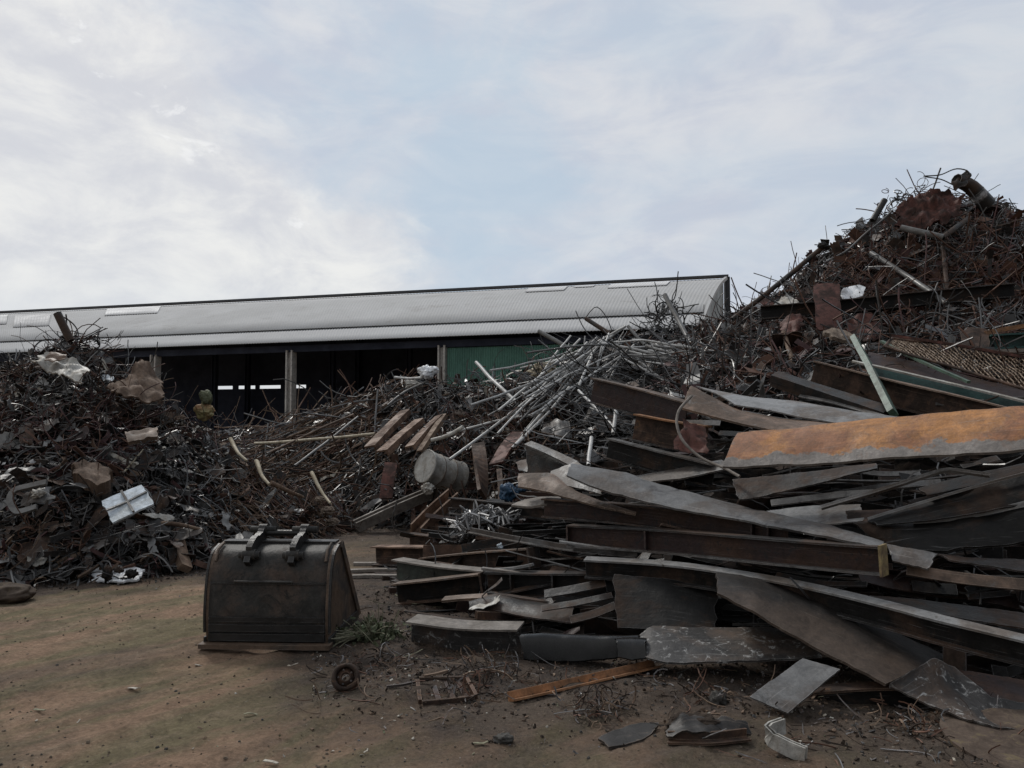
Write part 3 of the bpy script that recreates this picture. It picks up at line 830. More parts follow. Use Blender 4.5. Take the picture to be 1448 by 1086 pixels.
# ---- offcuts jammed between the stacked beams, mostly black to paint the gaps' shade
T = Tangle(['black', 'dark', 'maroon', 'grey', 'rust', 'wire'])
for i in range(720):
    u, v = random.random(), random.random() * .62
    p = front_heap.at(u, v); k = front_heap.nrm(u, v); x, y = proj(p)
    if x > 1530: continue
    d = Vector((1, random.gauss(0, .35), random.gauss(0, .12)))
    p = p + k * random.uniform(-.12, .1)
    m = random.choice(('black', 'black', 'black', 'black', 'maroon', 'dark', 'rust' if x < 800 else 'black', 'black'))
    q = random.random()
    L = random.uniform(.25, .95)
    if q < .55: T.slat(p, d, (k + Vector((0, random.gauss(0, .7), random.gauss(0, .9)))).normalized(), L, random.uniform(.04, .18), random.uniform(.006, .02), m, random.gauss(0, .12))
    elif q < .8: T.slat(p, d, Vector((0, 0, 1)), L, random.uniform(.02, .05), random.uniform(.02, .06), m, random.gauss(0, .05))
    else: T.flake(p, k, d, random.uniform(.1, .3), random.uniform(.06, .16), m, .35)
for i in range(200):
    u, v = random.random() * .9, random.uniform(.05, .66)
    p = front_heap.at(u, v); k = front_heap.nrm(u, v)
    T.strand(p + k * .08, rdir(k, Vector((1, 0, 0)), .4, .3), random.uniform(.2, .7), random.uniform(.004, .009), 'wire', .2, 7)
T.build('steel_offcuts', 'dark offcuts and strips jammed between the stacked beams')

# ------------------------------------------------------------------ ground
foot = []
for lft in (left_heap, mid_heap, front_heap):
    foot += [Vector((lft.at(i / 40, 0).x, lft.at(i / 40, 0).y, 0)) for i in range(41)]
def axis(fine0, fine1, st, far):
    a = []; x = fine0
    while x <= fine1: a.append(x); x += st
    lo = []; x = fine0; s = st
    while x > -far: s *= 1.35; x -= s; lo.append(x)
    hi = []; x = a[-1]; s = st
    while x < far: s *= 1.35; x += s; hi.append(x)
    return lo[::-1] + a + hi
XS = axis(-6.0, 5.0, .045, 2500); YS = axis(1.5, 13.5, .045, 2500)
V = []; soil = []
def gz(x, y):
    p = (x, y, 0)
    h = .014 * nz(p, .9, 1) + .013 * nz(p, 3.1, 2) + .012 * nz(p, 9, 3)
    r = math.hypot(x - 5.5, y + 1.5) + .12 * nz(p, .5, 6); th = math.atan2(y + 1.5, x - 5.5)
    for R in (6.9, 8.5, 7.6, 9.2, 10.3):      # tyre ruts sweeping round the yard
        q = (r - R) / .19
        if abs(q) < 1.6:
            lug = .5 + .5 * math.sin(th * R * 34 + (3 if q > 0 else 0) + abs(q) * 3)
            h += (-.016 - .008 * lug) * math.exp(-q ** 4) + .010 * math.exp(-(abs(q) - 1.25) ** 2 * 9)
    return h
for x in XS:
    for y in YS:
        near = -6.1 < x < 5.1 and 1.4 < y < 13.6
        V.append((x, y, gz(x, y) + (.010 * nz((x, y, 0), 17, 4) if near else 0) if near else -.01))
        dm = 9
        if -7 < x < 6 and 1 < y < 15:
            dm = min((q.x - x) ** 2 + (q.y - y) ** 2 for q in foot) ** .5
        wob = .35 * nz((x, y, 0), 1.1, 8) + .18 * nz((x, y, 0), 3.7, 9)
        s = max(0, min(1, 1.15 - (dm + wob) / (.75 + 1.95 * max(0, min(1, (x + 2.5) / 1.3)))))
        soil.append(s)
Fc = []
ny = len(YS)
for i in range(len(XS) - 1):
    for j in range(ny - 1):
        a = i * ny + j; Fc.append((a, a + ny, a + ny + 1, a + 1))
gm = bpy.data.materials.new('yard_dirt'); gm.use_nodes = True
nt = gm.node_tree; b = nt.nodes['Principled BSDF']
tc = N(nt, 'ShaderNodeTexCoord'); vec = tc.outputs['Object']
sg = N(nt, 'ShaderNodeSeparateXYZ'); nt.links.new(vec, sg.inputs[0])
dx, dy = mathn(nt, 'ADD', sg.outputs[0], -5.5), mathn(nt, 'ADD', sg.outputs[1], 1.5)
rad = mathn(nt, 'SQRT', mathn(nt, 'ADD', mathn(nt, 'MULTIPLY', dx, dx), mathn(nt, 'MULTIPLY', dy, dy)))
ang = mathn(nt, 'MULTIPLY', mathn(nt, 'ARCTAN2', dy, dx), 4.0)
mp = N(nt, 'ShaderNodeCombineXYZ'); nt.links.new(mathn(nt, 'MULTIPLY', rad, 1.5), mp.inputs[0]); nt.links.new(ang, mp.inputs[1])
f1 = noise_fac(nt, mp.outputs[0], 1.5, 9, .66, .44, .56, .6)
col = mixc(nt, f1, (.262, .175, .118), (.165, .137, .082))
f2 = noise_fac(nt, mp.outputs[0], 2.6, 8, .68, .52, .7, .3)
col = mixc(nt, mathn(nt, 'MULTIPLY', f2, .55), col, (.31, .23, .165))
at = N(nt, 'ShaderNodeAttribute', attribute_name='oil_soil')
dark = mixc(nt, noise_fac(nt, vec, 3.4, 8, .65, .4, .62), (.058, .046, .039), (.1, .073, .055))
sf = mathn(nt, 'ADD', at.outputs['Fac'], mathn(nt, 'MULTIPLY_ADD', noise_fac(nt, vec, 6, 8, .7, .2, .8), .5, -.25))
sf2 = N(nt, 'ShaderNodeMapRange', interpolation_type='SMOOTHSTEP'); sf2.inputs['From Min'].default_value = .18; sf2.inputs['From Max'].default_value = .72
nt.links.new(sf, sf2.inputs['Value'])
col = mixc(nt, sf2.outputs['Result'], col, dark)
oil = noise_fac(nt, mp.outputs[0], .9, 9, .68, .5, .62)
col = mixc(nt, mathn(nt, 'MULTIPLY', oil, .7), col, (.115, .09, .07))
g = noise_fac(nt, vec, 38, 10, .8, .3, .7)
gv = mathn(nt, 'MULTIPLY_ADD', g, .9, .55)
g2 = noise_fac(nt, vec, 6, 9, .72, .35, .65); gv = mathn(nt, 'MULTIPLY', gv, mathn(nt, 'MULTIPLY_ADD', g2, .5, .75))
cc = N(nt, 'ShaderNodeCombineColor')
for i in range(3): nt.links.new(gv, cc.inputs[i])
col = mixc(nt, 1.0, col, cc.outputs[0], 'MULTIPLY')
sp = noise_fac(nt, vec, 50, 5, .7, .62, .68)
col = mixc(nt, mathn(nt, 'MULTIPLY', sp, .5), col, (.3, .27, .22))
nt.links.new(col, b.inputs['Base Color']); b.inputs['Roughness'].default_value = .92; b.inputs['Specular IOR Level'].default_value = .2
bp = N(nt, 'ShaderNodeBump'); bp.inputs['Strength'].default_value = .8; bp.inputs['Distance'].default_value = .05
h = noise_fac(nt, vec, 14, 12, .78, .1, .9); nt.links.new(h, bp.inputs['Height']); nt.links.new(bp.outputs[0], b.inputs['Normal'])
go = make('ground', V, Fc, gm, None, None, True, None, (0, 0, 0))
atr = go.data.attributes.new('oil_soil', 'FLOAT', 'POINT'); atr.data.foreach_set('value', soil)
tag(go, 'bare brown dirt yard with olive and dark oily patches', 'ground', None, 'structure')

# ------------------------------------------------------------------ shed
ER, EL, RR, RL = P(990, 456, 30), P(-110, 498.5, 42.5), P(1024, 394, 39.5), P(-110, 449.5, 54)
def roofpt(u, v, drop=0):
    p = EL.lerp(ER, u).lerp(RL.lerp(RR, u), v)
    p.z += .3 * math.sin(math.pi * v) - drop
    return p
shed = empty('open_shed', (EL + ER) / 2 * Vector((1, 1, 0)) if False else Vector(((EL.x + ER.x) / 2, (EL.y + ER.y) / 2, 0)), 'long open-sided shed with pale corrugated roof behind the scrap heaps', 'shed')
def corr(name, m, u0, u1, v0, v1, drop, waves, nv=6, t=.02, amp=.009, parent=shed):
    V = []; Fc = []; n = int(waves * 5)
    for i in range(n + 1):
        u = u0 + (u1 - u0) * i / n; w = amp * math.sin(2 * math.pi * i / 5)
        for j in range(nv + 1):
            p = roofpt(u, v0 + (v1 - v0) * j / nv, drop); V.append(p + Vector((0, 0, w)))
    o = len(V); V += [p - Vector((0, 0, t)) for p in V]
    S = []
    for i in range(n):
        for j in range(nv):
            a = i * (nv + 1) + j
            Fc.append((a, a + nv + 1, a + nv + 2, a + 1)); Fc.append((o + a, o + a + 1, o + a + nv + 2, o + a + nv + 1)); S += [True, True]
        for a, sgn in ((i * (nv + 1), 1), (i * (nv + 1) + nv, -1)):
            q = (a, o + a, o + a + nv + 1, a + nv + 1)
            Fc.append(q if sgn > 0 else q[::-1]); S.append(False)
    return make(name, V, Fc, M[m], parent, None, S)
corr('roof', 'roof', 0, 1, .14, 1, 0, 290)
corr('eave_sheet', 'rooflow', 0, 1, -.02, .18, .09, 290, 3)
def uof(px, v):
    lo, hi = 0, 1
    for _ in range(40):
        md = (lo + hi) / 2
        if proj(roofpt(md, v))[0] < px: lo = md
        else: hi = md
    return lo
for x0, x1, v0, v1 in ((745, 800, .74, .95), (862, 945, .74, .95), (812, 840, .86, .95), (150, 225, .62, .95), (20, 70, .4, .8), (-60, 10, .5, .9)):
    corr('skylight_sheet', 'skylight', uof(x0, (v0 + v1) / 2), uof(x1, (v0 + v1) / 2), v0, v1, -.05, max(8, (x1 - x0) / 4), 3)
# dark ridge capping with a scalloped edge
V, Fc, U = sweep_geo([roofpt(0, 1.0) + Vector((0, 0, .12)), roofpt(1.004, 1.0) + Vector((0, 0, .12))], box_sec(.3, .13))
make('ridge_cap', V, Fc, M['ridge'], shed)
# gable end
gp = [roofpt(1, v, .08) for v in [i / 12 for i in range(-1, 13)]]
base = [Vector((p.x, p.y, 0)) for p in gp]
off = Vector((.06, .02, 0))
V = [p - off for p in gp] + [p - off for p in base] + [p - off * 2 for p in gp] + [p - off * 2 for p in base]; n = len(gp); Fc = []
for i in range(n - 1):
    Fc.append((i, n + i, n + i + 1, i + 1)); Fc.append((2*n + i, 2*n + i + 1, 3*n + i + 1, 3*n + i))
make('gable_wall', V, Fc, M['gable'], shed)
V, Fc, U = sweep_geo([Vector((RR.x + .16, RR.y + .1, 0)), RR + Vector((.16, .1, .1))], box_sec(.26, .26), up=Vector((0, 1, 0)))
make('corner_trim', V, Fc, M['ridge'], shed)
V, Fc, U = sweep_geo([roofpt(1.002, v / 10, -.03) for v in range(0, 11)], box_sec(.12, .16))
make('verge_trim', V, Fc, M['roof'], shed)
# back wall with an open strip letting daylight through
along = (ER - EL).normalized(); along.z = 0; along.normalize()
bl, br = Vector((RL.x, RL.y - .4, 0)), Vector((RR.x - .3, RR.y - .4, 0))
def wallstrip(name, z0, z1, m, a=bl, c=br, dz1=0):
    nrm = Vector((-(c - a).y, (c - a).x, 0)).normalized() * .06
    V = []
    for q in (a, c, c + nrm, a + nrm): V.append(q + Vector((0, 0, z0)))
    for q in (a, c, c + nrm, a + nrm): V.append(q + Vector((0, 0, z1)))
    return make(name, V, [(0,3,2,1),(4,5,6,7),(0,1,5,4),(1,2,6,5),(2,3,7,6),(3,0,4,7)], M[m], shed)
zg0 = P(400, 551.5, 48).z; zg1 = P(400, 547, 48).z
wallstrip('back_wall', 0, zg0, 'sheddark'); wallstrip('back_wall', zg1, min(RL.z, RR.z) - .25, 'sheddark')
def backpt(px):
    lo, hi = 0, 1
    for _ in range(40):
        md = (lo + hi) / 2
        if proj(bl.lerp(br, md))[0] < px: lo = md
        else: hi = md
    return bl.lerp(br, lo)
for x0, x1 in ((100, 298), (328, 336), (360, 366), (396, 404), (432, 700), (700, 1030)):
    a, c = backpt(x0), backpt(x1); wallstrip('wall_infill', zg0 - .02, zg1 + .02, 'sheddark', a + Vector((0, -.1, 0)), c + Vector((0, -.1, 0)))
# eave beam, columns, green front cladding
inn = Vector((along.y * 0 + .35 * -along.y, .35 * along.x, 0))
def fr_pt(u, z=0): q = EL.lerp(ER, u) + inn; return Vector((q.x, q.y, z))
V, Fc, U = sweep_geo([EL + inn + Vector((0, 0, -.46)), ER + inn + Vector((0, 0, -.46))], box_sec(.18, .3))
make('eave_beam', V, Fc, M['sheddark'], shed)
for px in (213, 406, 622, 838):
    u = uof(px, 0); q = fr_pt(u); top = roofpt(u, .02).z - .62
    V, Fc, U = sweep_geo([q, Vector((q.x, q.y, top))], I_sec(.4, .34, .07, .05), up=along)
    make('column', V, Fc, M['shedpost'], shed)
for px, sy in ((290, .5), (452, .55), (560, .5), (330, .9), (480, .92)):
    u = uof(px, 0); q = fr_pt(u).lerp(Vector((RL.lerp(RR, u).x, RL.lerp(RR, u).y, 0)), sy); top = roofpt(u, sy).z - .2
    V, Fc, U = sweep_geo([q, Vector((q.x, q.y, top))], I_sec(.26, .26, .04, .04), up=along)
    make('column', V, Fc, M['sheddark'], shed)
u0, u1 = uof(628, 0), .985
V = []; Fc = []; n = 190 * 2
for i in range(n + 1):
    u = u0 + (u1 - u0) * i / n; q = fr_pt(u) + Vector((along.y, -along.x, 0)) * (-.02 + .03 * math.sin(i * math.pi / 2))
    z1 = EL.lerp(ER, u).z - .64
    V += [Vector((q.x, q.y, 0)), Vector((q.x, q.y, z1)), Vector((q.x, q.y + .03, 0)), Vector((q.x, q.y + .03, z1))]
for i in range(n):
    a = 4 * i; Fc += [(a, a + 4, a + 5, a + 1), (a + 2, a + 3, a + 7, a + 6), (a + 1, a + 5, a + 7, a + 3)]
make('green_cladding', V, Fc, M['shedgreen'], shed)
# purlins under the roof
for v in (.25, .5, .75):
    V, Fc, U = sweep_geo([roofpt(0, v, .22), roofpt(.99, v, .22)], box_sec(.1, .18)); make('purlin', V, Fc, M['sheddark'], shed)
GB = 'steel beams in the front heap'; GP = 'steel plates in the front heap'
# ================================================================== front heap, from the ground up
plate('steel_plate', 'steel plate', 'wide brown rusty plate sliding down to the right, low in the front heap', 'brownplate',
      [(1012, 812, 5.6), (1075, 812, 5.6), (1200, 858, 5.3), (1350, 935, 4.9)], [(1015, 838, 5.15), (1060, 862, 5.0), (1150, 912, 4.75), (1252, 967, 4.45)], GP, t=.016, warp=.01, bow=.03)
plate('steel_plate', 'steel plate', 'curled brown plate with white scratches, peaked corner, at the bottom right', 'scratched',
      [(1258, 966, 4.42), (1290, 945, 4.4), (1320, 928, 4.45), (1350, 945, 4.5), (1400, 985, 4.35), (1470, 1000, 4.3)], [(1259, 968, 4.4), (1290, 984, 4.33), (1330, 1000, 4.25), (1368, 1018, 4.13), (1410, 1030, 4.06), (1480, 1035, 4.05)], GP, t=.012, warp=.012, bow=-.03)
ibeam('short black beam with a brown top edge lying behind the curled plate', [(1150, 991, 4.62), (1250, 986, 4.55), (1345, 992, 4.5)], .14, .12, 'black', 'rust', 'black')
plate('steel_plate', 'steel plate', 'smooth blue-grey rectangular plate leaning on the dirt, bottom of the front heap', 'grey',
      [(1060, 985, 4.42), (1098, 957, 4.55), (1135, 930, 4.68)], [(1115, 1008, 4.3), (1150, 978, 4.42), (1188, 946, 4.55)], GP, t=.01, warp=.004, rag=.003)
bar('bent_bracket', 'bracket', 'grey-white bent metal bracket lying on the dirt in the foreground', 'dirtywhite', [(1108, 1026, 3.98), (1086, 1034, 3.93), (1092, 1046, 3.9), (1116, 1058, 3.84), (1140, 1068, 3.78)], C_sec(.075, .03, .009), roll=90, n=16, wob=.004, smooth=False)
# disc of plate lying on the ground at the frame's corner
c = G(1478, 1052, .004); V = []; Fc = []
nn = 40
for k in range(nn):
    a = 6.2832 * k / nn; r = .47 * (1 + .03 * nz((math.cos(a), math.sin(a), 0), 2, 4))
    for z, rr in ((.0, r), (.018, r), (.03 , r * .75)): V.append(c + Vector((math.cos(a) * rr, math.sin(a) * rr * .92, z + .03 * math.sin(a) + .012 * nz((math.cos(a) * 2, math.sin(a), 0), 2))))
for k in range(nn):
    k2 = (k + 1) % nn
    Fc += [(3*k, 3*k2, 3*k2+1, 3*k+1), (3*k+1, 3*k2+1, 3*k2+2, 3*k+2)]
Fc.append(tuple(3*k+2 for k in range(nn))); Fc.append(tuple(3*k for k in range(nn))[::-1])
tag(make('round_plate', V, Fc, M['cardboard' if False else 'soilplate']), 'large round rusty disc lying flat on the dirt at the bottom right corner', 'round plate')
plate('steel_plate', 'steel plate', 'dark red-brown plate at the right behind the peaked plate', 'maroon',
      [(1353, 946, 4.7), (1400, 953, 4.65), (1500, 970, 4.6)], [(1395, 990, 4.42), (1430, 996, 4.4), (1500, 1006, 4.4)], GP, t=.012)
ibeam('upright end of a dark beam with a bright tip, under the long grey strip', [(1350, 955, 4.75), (1350, 899, 4.85)], .12, .12, 'black', 'black', 'dark', n=4, wob=0)
# long curved grey strip: beam flange whose lit look is put into pale steel
ibeam('long grey curved strip beam sweeping right across the front heap', [(828, 802, 6.15), (900, 806, 6.0), (968, 812, 5.8), (1040, 823, 5.6), (1124, 839, 5.35), (1195, 855, 5.1), (1267, 873, 4.85), (1340, 893, 4.6), (1480, 928, 4.3)], .15, .10, 'black', 'pale', 'dark', roll=-8, n=30)
plate('steel_plate', 'steel plate', 'long grey plate edge just above the curved strip at the right', 'dark',
      [(1230, 842, 5.25), (1300, 847, 5.1), (1380, 857, 4.95), (1480, 872, 4.8)], [(1240, 850, 5.1), (1300, 862, 4.95), (1380, 878, 4.78), (1480, 894, 4.65)], GP, t=.012)
plate('steel_plate', 'steel plate', 'big flat black plate standing in the shade below the curved strip', 'black',
      [(868, 812, 5.95), (940, 818, 5.85), (1014, 830, 5.75)], [(872, 888, 5.6), (940, 889, 5.5), (1012, 890, 5.45)], GP, t=.012)
plate('steel_plate', 'steel plate', 'grey-brown plate covered in white scratches, resting low on the front heap', 'scratched',
      [(880, 906, 5.25), (902, 898, 5.3), (920, 884, 5.35), (1000, 888, 5.35), (1090, 886, 5.3), (1142, 906, 5.05)], [(884, 912, 5.15), (915, 930, 5.0), (945, 938, 4.92), (1040, 936, 4.9), (1102, 933, 4.88), (1160, 928, 4.85)], GP, t=.014, warp=.008, bow=.02, n=32)
bar('flat_bar', 'flat bar', 'orange-brown angle bar lying on the dirt, pointing into the front heap', 'orangerust', [(722, 985, 4.55), (825, 962, 4.85), (928, 938, 5.12)], L_sec(.07, .055, .012), roll=18)
# glossy black pipe halves and the low beam beside them
plate('pipe_shell', 'pipe shell', 'glossy black curved pipe shell with a bright top edge, low in the heap', 'gloss',
      [(738, 899, 5.5), (770, 895, 5.5), (840, 899, 5.45), (908, 904, 5.35)], [(740, 932, 5.32), (790, 934, 5.28), (850, 932, 5.22), (898, 925, 5.2)], None, t=.012, bow=.09, warp=.006, mj=10)
plate('pipe_shell', 'pipe shell', 'short glossy black shell with a torn pale end beside the scratched plate', 'gloss',
      [(868, 903, 5.2), (890, 900, 5.22), (912, 902, 5.2)], [(874, 928, 5.05), (895, 932, 5.02), (915, 930, 5.0)], None, t=.01, bow=.05, mj=8)
ibeam('wide low beam with a pale green-grey top and a scratched brown web, on the dirt', [(582, 898, 5.75), (651, 907, 5.62), (738, 910, 5.5)], .25, .2, 'scratched', 'plank', 'dark', n=14, roll=-3)
# left end of the stack: splayed beams
ibeam('beam with a pale weathered top and dull green web, left end of the front heap', [(562, 805, 7.5), (620, 815, 7.2), (690, 823, 6.9)], .21, .17, 'greenbeam', 'plank', 'dark', n=10)
ibeam('beam with an orange-brown top under the pale green beam', [(562, 839, 7.1), (620, 833, 6.95), (684, 825, 6.8)], .19, .16, 'black', 'tan', 'rust', n=10, endplate=(1, 'rust'))
ibeam('brown beam with a thin pale top edge and square right end, facing the bucket', [(600, 800, 8.0), (680, 793, 7.4), (754, 788, 6.9)], .17, .14, 'rust', 'tan', 'dark', n=12, endplate=(1, 'dark'))
ibeam('dark brown beam whose open end faces the bucket', [(532, 785, 8.9), (590, 786, 8.6), (665, 788, 8.1)], .21, .19, 'rust', 'brownbar', 'dark', n=10)
bar('rusty_channel', 'channel', 'short rusty channel propped diagonally behind the left beams', 'brownbar', [(588, 752, 9.8), (612, 727, 10.1), (640, 702, 10.5)], C_sec(.19, .16, .02), roll=70, n=8)
bar('rusty_channel', 'channel', 'long grey-brown channel leaning left onto bare ground below the drum', 'plank', [(503, 744, 11.5), (560, 718, 11.8), (616, 694, 12.2)], C_sec(.16, .13, .025), roll=75, n=10)
ibeam('dark brown girder behind the fan of white cable', [(580, 765, 9.4), (640, 774, 9.0), (700, 786, 8.6)], .2, .12, 'rust', 'rust', 'rust', n=8)
ibeam('long black beam running right from the drum under the grey plates', [(638, 711, 9.6), (740, 722, 8.4), (850, 736, 7.4), (968, 756, 6.6)], .13, .1, 'black', 'black', 'black', n=18)
bar('steel_rail', 'rail', 'thin grey rail running from the cable fan beneath the maroon beam', 'grey', [(664, 750, 7.6), (730, 762, 7.1), (800, 774, 6.6), (900, 784, 6.2)], L_sec(.045, .05, .01), n=14)
bar('flat_bar', 'flat bar', 'short pale bar pointing right, in front of the black beam', 'pale', [(684, 806, 6.8), (720, 804, 6.7), (753, 798, 6.6)], box_sec(.05, .02), n=6)
bar('flat_bar', 'flat bar', 'short pale bar crossing under another, in front of the black beam', 'pale', [(682, 804, 6.7), (715, 808, 6.65), (741, 811, 6.6)], box_sec(.05, .02), n=6)
ibeam('black girder end standing dark below the thin grey rail', [(690, 824, 6.75), (780, 826, 6.5), (868, 826, 6.3)], .2, .15, 'black', 'dark', 'black', n=10, stiff=(.3, .62))
bar('flat_bar', 'flat bar', 'upper of three dark strips fanning out left of the big black plate', 'dark', [(770, 840, 6.15), (810, 833, 6.12), (856, 824, 6.1)], box_sec(.08, .012), roll=-35, n=8)
bar('flat_bar', 'flat bar', 'middle of three dark strips fanning out left of the big black plate', 'dark', [(766, 860, 5.95), (812, 853, 5.95), (866, 842, 5.95)], box_sec(.06, .012), roll=-30, n=8)
bar('flat_bar', 'flat bar', 'lowest of three dark strips fanning out left of the big black plate', 'black', [(806, 877, 5.8), (840, 868, 5.8), (870, 856, 5.8)], box_sec(.07, .014), roll=-35, n=8)
plate('steel_plate', 'steel plate', 'curved dark grey plate drooping right behind the low pale-topped beam', 'dark',
      [(664, 852, 6.35), (700, 834, 6.5), (740, 848, 6.35), (810, 858, 6.1)], [(664, 860, 6.2), (700, 862, 6.15), (760, 874, 5.95), (810, 881, 5.85)], GP, t=.012, bow=.03)
plate('torn_sheet', 'sheet metal', 'crumpled pale scrap lying on the dark girder near the left beams', 'dirtywhite',
      [(660, 858, 6.2), (690, 850, 6.25), (703, 836, 6.3)], [(665, 862, 6.1), (690, 862, 6.12), (706, 858, 6.12)], None, t=.005, warp=.03, n=12, rag=.02)
bar('flat_bar', 'flat bar', 'short pinkish flat bar stub left of the crumpled pale scrap', 'tan', [(627, 848, 6.5), (655, 845, 6.45), (690, 843, 6.4)], box_sec(.09, .02), roll=-10, n=6)
# the central beams
ibeam('long maroon beam with a yellow end plate, centre of the front heap', [(806, 757, 6.55), (950, 766, 6.05), (1100, 780, 5.5), (1247, 792, 5.02)], .183, .12, 'maroon', 'dark', 'grey', n=22, stiff=(.012, .3), endplate=(1, 'yellow'))
ibeam('maroon beam lying under the broad grey plate, its bright end facing right', [(770, 718, 7.0), (900, 728, 6.5), (1000, 742, 6.1), (1114, 760, 5.65)], .17, .12, 'maroon', 'rust', 'dark', n=18, stiff=(.99, .9))
plate('steel_plate', 'steel plate', 'broad grey plate tapering down to the right, centre of the front heap', 'grey',
      [(810, 654, 6.85), (890, 668, 6.65), (957, 692, 6.4), (1057, 718, 6.05), (1153, 739, 5.65), (1250, 765, 5.15)], [(800, 670, 6.6), (867, 697, 6.35), (934, 714, 6.15), (1057, 737, 5.75), (1122, 749, 5.5), (1248, 774, 5.0)], GP, t=.016, n=34, warp=.008, bow=.012)
plate('steel_plate', 'steel plate', 'tan bent plate tongue left of the broad grey plate', 'tan',
      [(732, 670, 7.3), (780, 668, 7.2), (815, 694, 6.85), (860, 712, 6.6), (899, 725, 6.4)], [(734, 688, 7.1), (775, 695, 6.95), (812, 706, 6.7), (855, 718, 6.5), (898, 727, 6.35)], GP, t=.016, n=20, bow=.015)
plate('steel_plate', 'steel plate', 'grey plate wedge between the tan tongue and the broad grey plate', 'grey',
      [(778, 666, 7.3), (815, 652, 7.25), (842, 668, 7.0)], [(790, 684, 7.0), (820, 690, 6.85), (850, 698, 6.7)], GP, t=.012)
plate('steel_plate', 'steel plate', 'short pale pinkish plate stub below the tan tongue', 'plank',
      [(742, 706, 7.2), (765, 702, 7.15), (791, 702, 7.1)], [(722, 714, 7.05), (750, 716, 7.0), (792, 710, 6.95)], GP, t=.02, n=8)
plate('steel_plate', 'steel plate', 'upright black sheet at the left under a grey strip, above the tan tongue', 'black',
      [(744, 628, 8.2), (775, 640, 8.0), (808, 658, 7.7)], [(746, 668, 8.0), (775, 672, 7.8), (808, 676, 7.5)], GP, t=.012)
bar('flat_bar', 'flat bar', 'grey plank-like strip sloping right over the upright black sheet', 'grey', [(746, 627, 8.1), (780, 641, 7.85), (812, 656, 7.55)], box_sec(.1, .02), roll=-20, n=8)
# right side stack; black steel below the orange plate paints the gap's shade
plate('steel_plate', 'steel plate', 'grey torn plate end poking out behind the yellow end plate', 'grey',
      [(1252, 770, 5.2), (1290, 776, 5.1), (1324, 783, 5.05)], [(1262, 792, 5.05), (1290, 799, 4.98), (1313, 805, 4.92)], GP, t=.012)
plate('steel_plate', 'steel plate', 'large dark plate with a pale rolled upper edge at the right', 'black',
      [(1195, 737, 5.75), (1300, 736, 5.5), (1350, 732, 5.35), (1400, 724, 5.25), (1480, 706, 5.1)], [(1235, 762, 5.5), (1290, 778, 5.2), (1340, 780, 5.08), (1400, 772, 4.98), (1480, 760, 4.9)], GP, t=.016, warp=.014, bow=.05, n=30)
bar('flat_bar', 'flat bar', 'pale rolled strip along the top of the large dark right plate', 'pale', [(1290, 737, 5.42), (1350, 732, 5.28), (1400, 723, 5.18), (1480, 705, 5.03)], box_sec(.028, .035), n=16)
plate('steel_plate', 'steel plate', 'light grey plate patch to the right of the broad grey plate', 'pale',
      [(1085, 722, 6.2), (1150, 715, 6.05), (1216, 713, 5.9)], [(1120, 739, 5.85), (1160, 741, 5.75), (1222, 736, 5.65)], GP, t=.012)
bar('angle_bar', 'angle bar', 'bright thin angle bar kinked upward, right side of the front heap', 'pale', [(1160, 717, 5.75), (1250, 690, 5.6), (1338, 662, 5.45), (1380, 668, 5.35), (1400, 671, 5.3)], L_sec(.038, .038, .008), roll=30, n=20, smooth=False)
plate('steel_plate', 'steel plate', 'dark sheet with a thin bright upper edge below the kinked angle bar', 'black',
      [(1225, 735, 5.6), (1300, 712, 5.5), (1380, 689, 5.35), (1480, 662, 5.2)], [(1240, 742, 5.45), (1310, 736, 5.3), (1390, 724, 5.15), (1480, 704, 5.05)], GP, t=.012)
bar('flat_bar', 'flat bar', 'thin bright edge strip above the dark sheet at the right', 'pale', [(1228, 733, 5.56), (1300, 711, 5.46), (1380, 688, 5.31), (1480, 661, 5.16)], box_sec(.012, .018), n=14)
plate('steel_plate', 'steel plate', 'small rusty wedge of plate under the thin bright edge strip', 'rust',
      [(1195, 722, 5.85), (1260, 720, 5.7), (1330, 724, 5.5)], [(1200, 736, 5.7), (1260, 737, 5.55), (1330, 735, 5.4)], GP, t=.012, n=12)
plate('steel_plate', 'steel plate', 'dark triangular plate hanging beneath the orange plate', 'dark',
      [(1036, 678, 6.25), (1100, 672, 6.15), (1239, 655, 5.9)], [(1044, 706, 6.05), (1075, 703, 6.0), (1239, 662, 5.8)], GP, t=.014)
plate('steel_plate', 'steel plate', 'dark plate in the shade to the right below the orange plate', 'black',
      [(1300, 690, 5.6), (1370, 670, 5.5), (1480, 648, 5.35)], [(1310, 700, 5.45), (1380, 684, 5.35), (1480, 662, 5.22)], GP, t=.014, n=14)
for (a, b, c, lab) in (((1180, 700), (1260, 688), (1330, 682), 'faint grey strip in the dark gap under the orange plate'), ((1090, 712), (1190, 700), (1235, 697), 'faint grey strip left of the dark gap under the orange plate')):
    bar('flat_bar', 'flat bar', lab, 'grey', [a + (5.9,), b + (5.75,), c + (5.65,)], box_sec(.06, .014), roll=-40, n=8)
bar('flat_bar', 'flat bar', 'rusty tan strip low at the right edge under the large dark plate', 'tan', [(1282, 806, 5.05), (1340, 816, 4.95), (1400, 823, 4.85), (1480, 829, 4.75)], box_sec(.075, .014), roll=-55, n=12)
plate('steel_plate', 'steel plate', 'dark plate with a curling lip above the rusty tan strip', 'dark',
      [(1328, 783, 5.1), (1370, 788, 5.05), (1420, 790, 5.0), (1480, 792, 4.95)], [(1345, 792, 5.0), (1400, 800, 4.92), (1440, 806, 4.85), (1480, 810, 4.8)], GP, t=.012)
bar('flat_bar', 'flat bar', 'thin wavy grey strip under the yellow end plate', 'dark', [(1098, 812, 5.6), (1160, 824, 5.4), (1226, 826, 5.2)], box_sec(.04, .012), roll=-40, n=12)
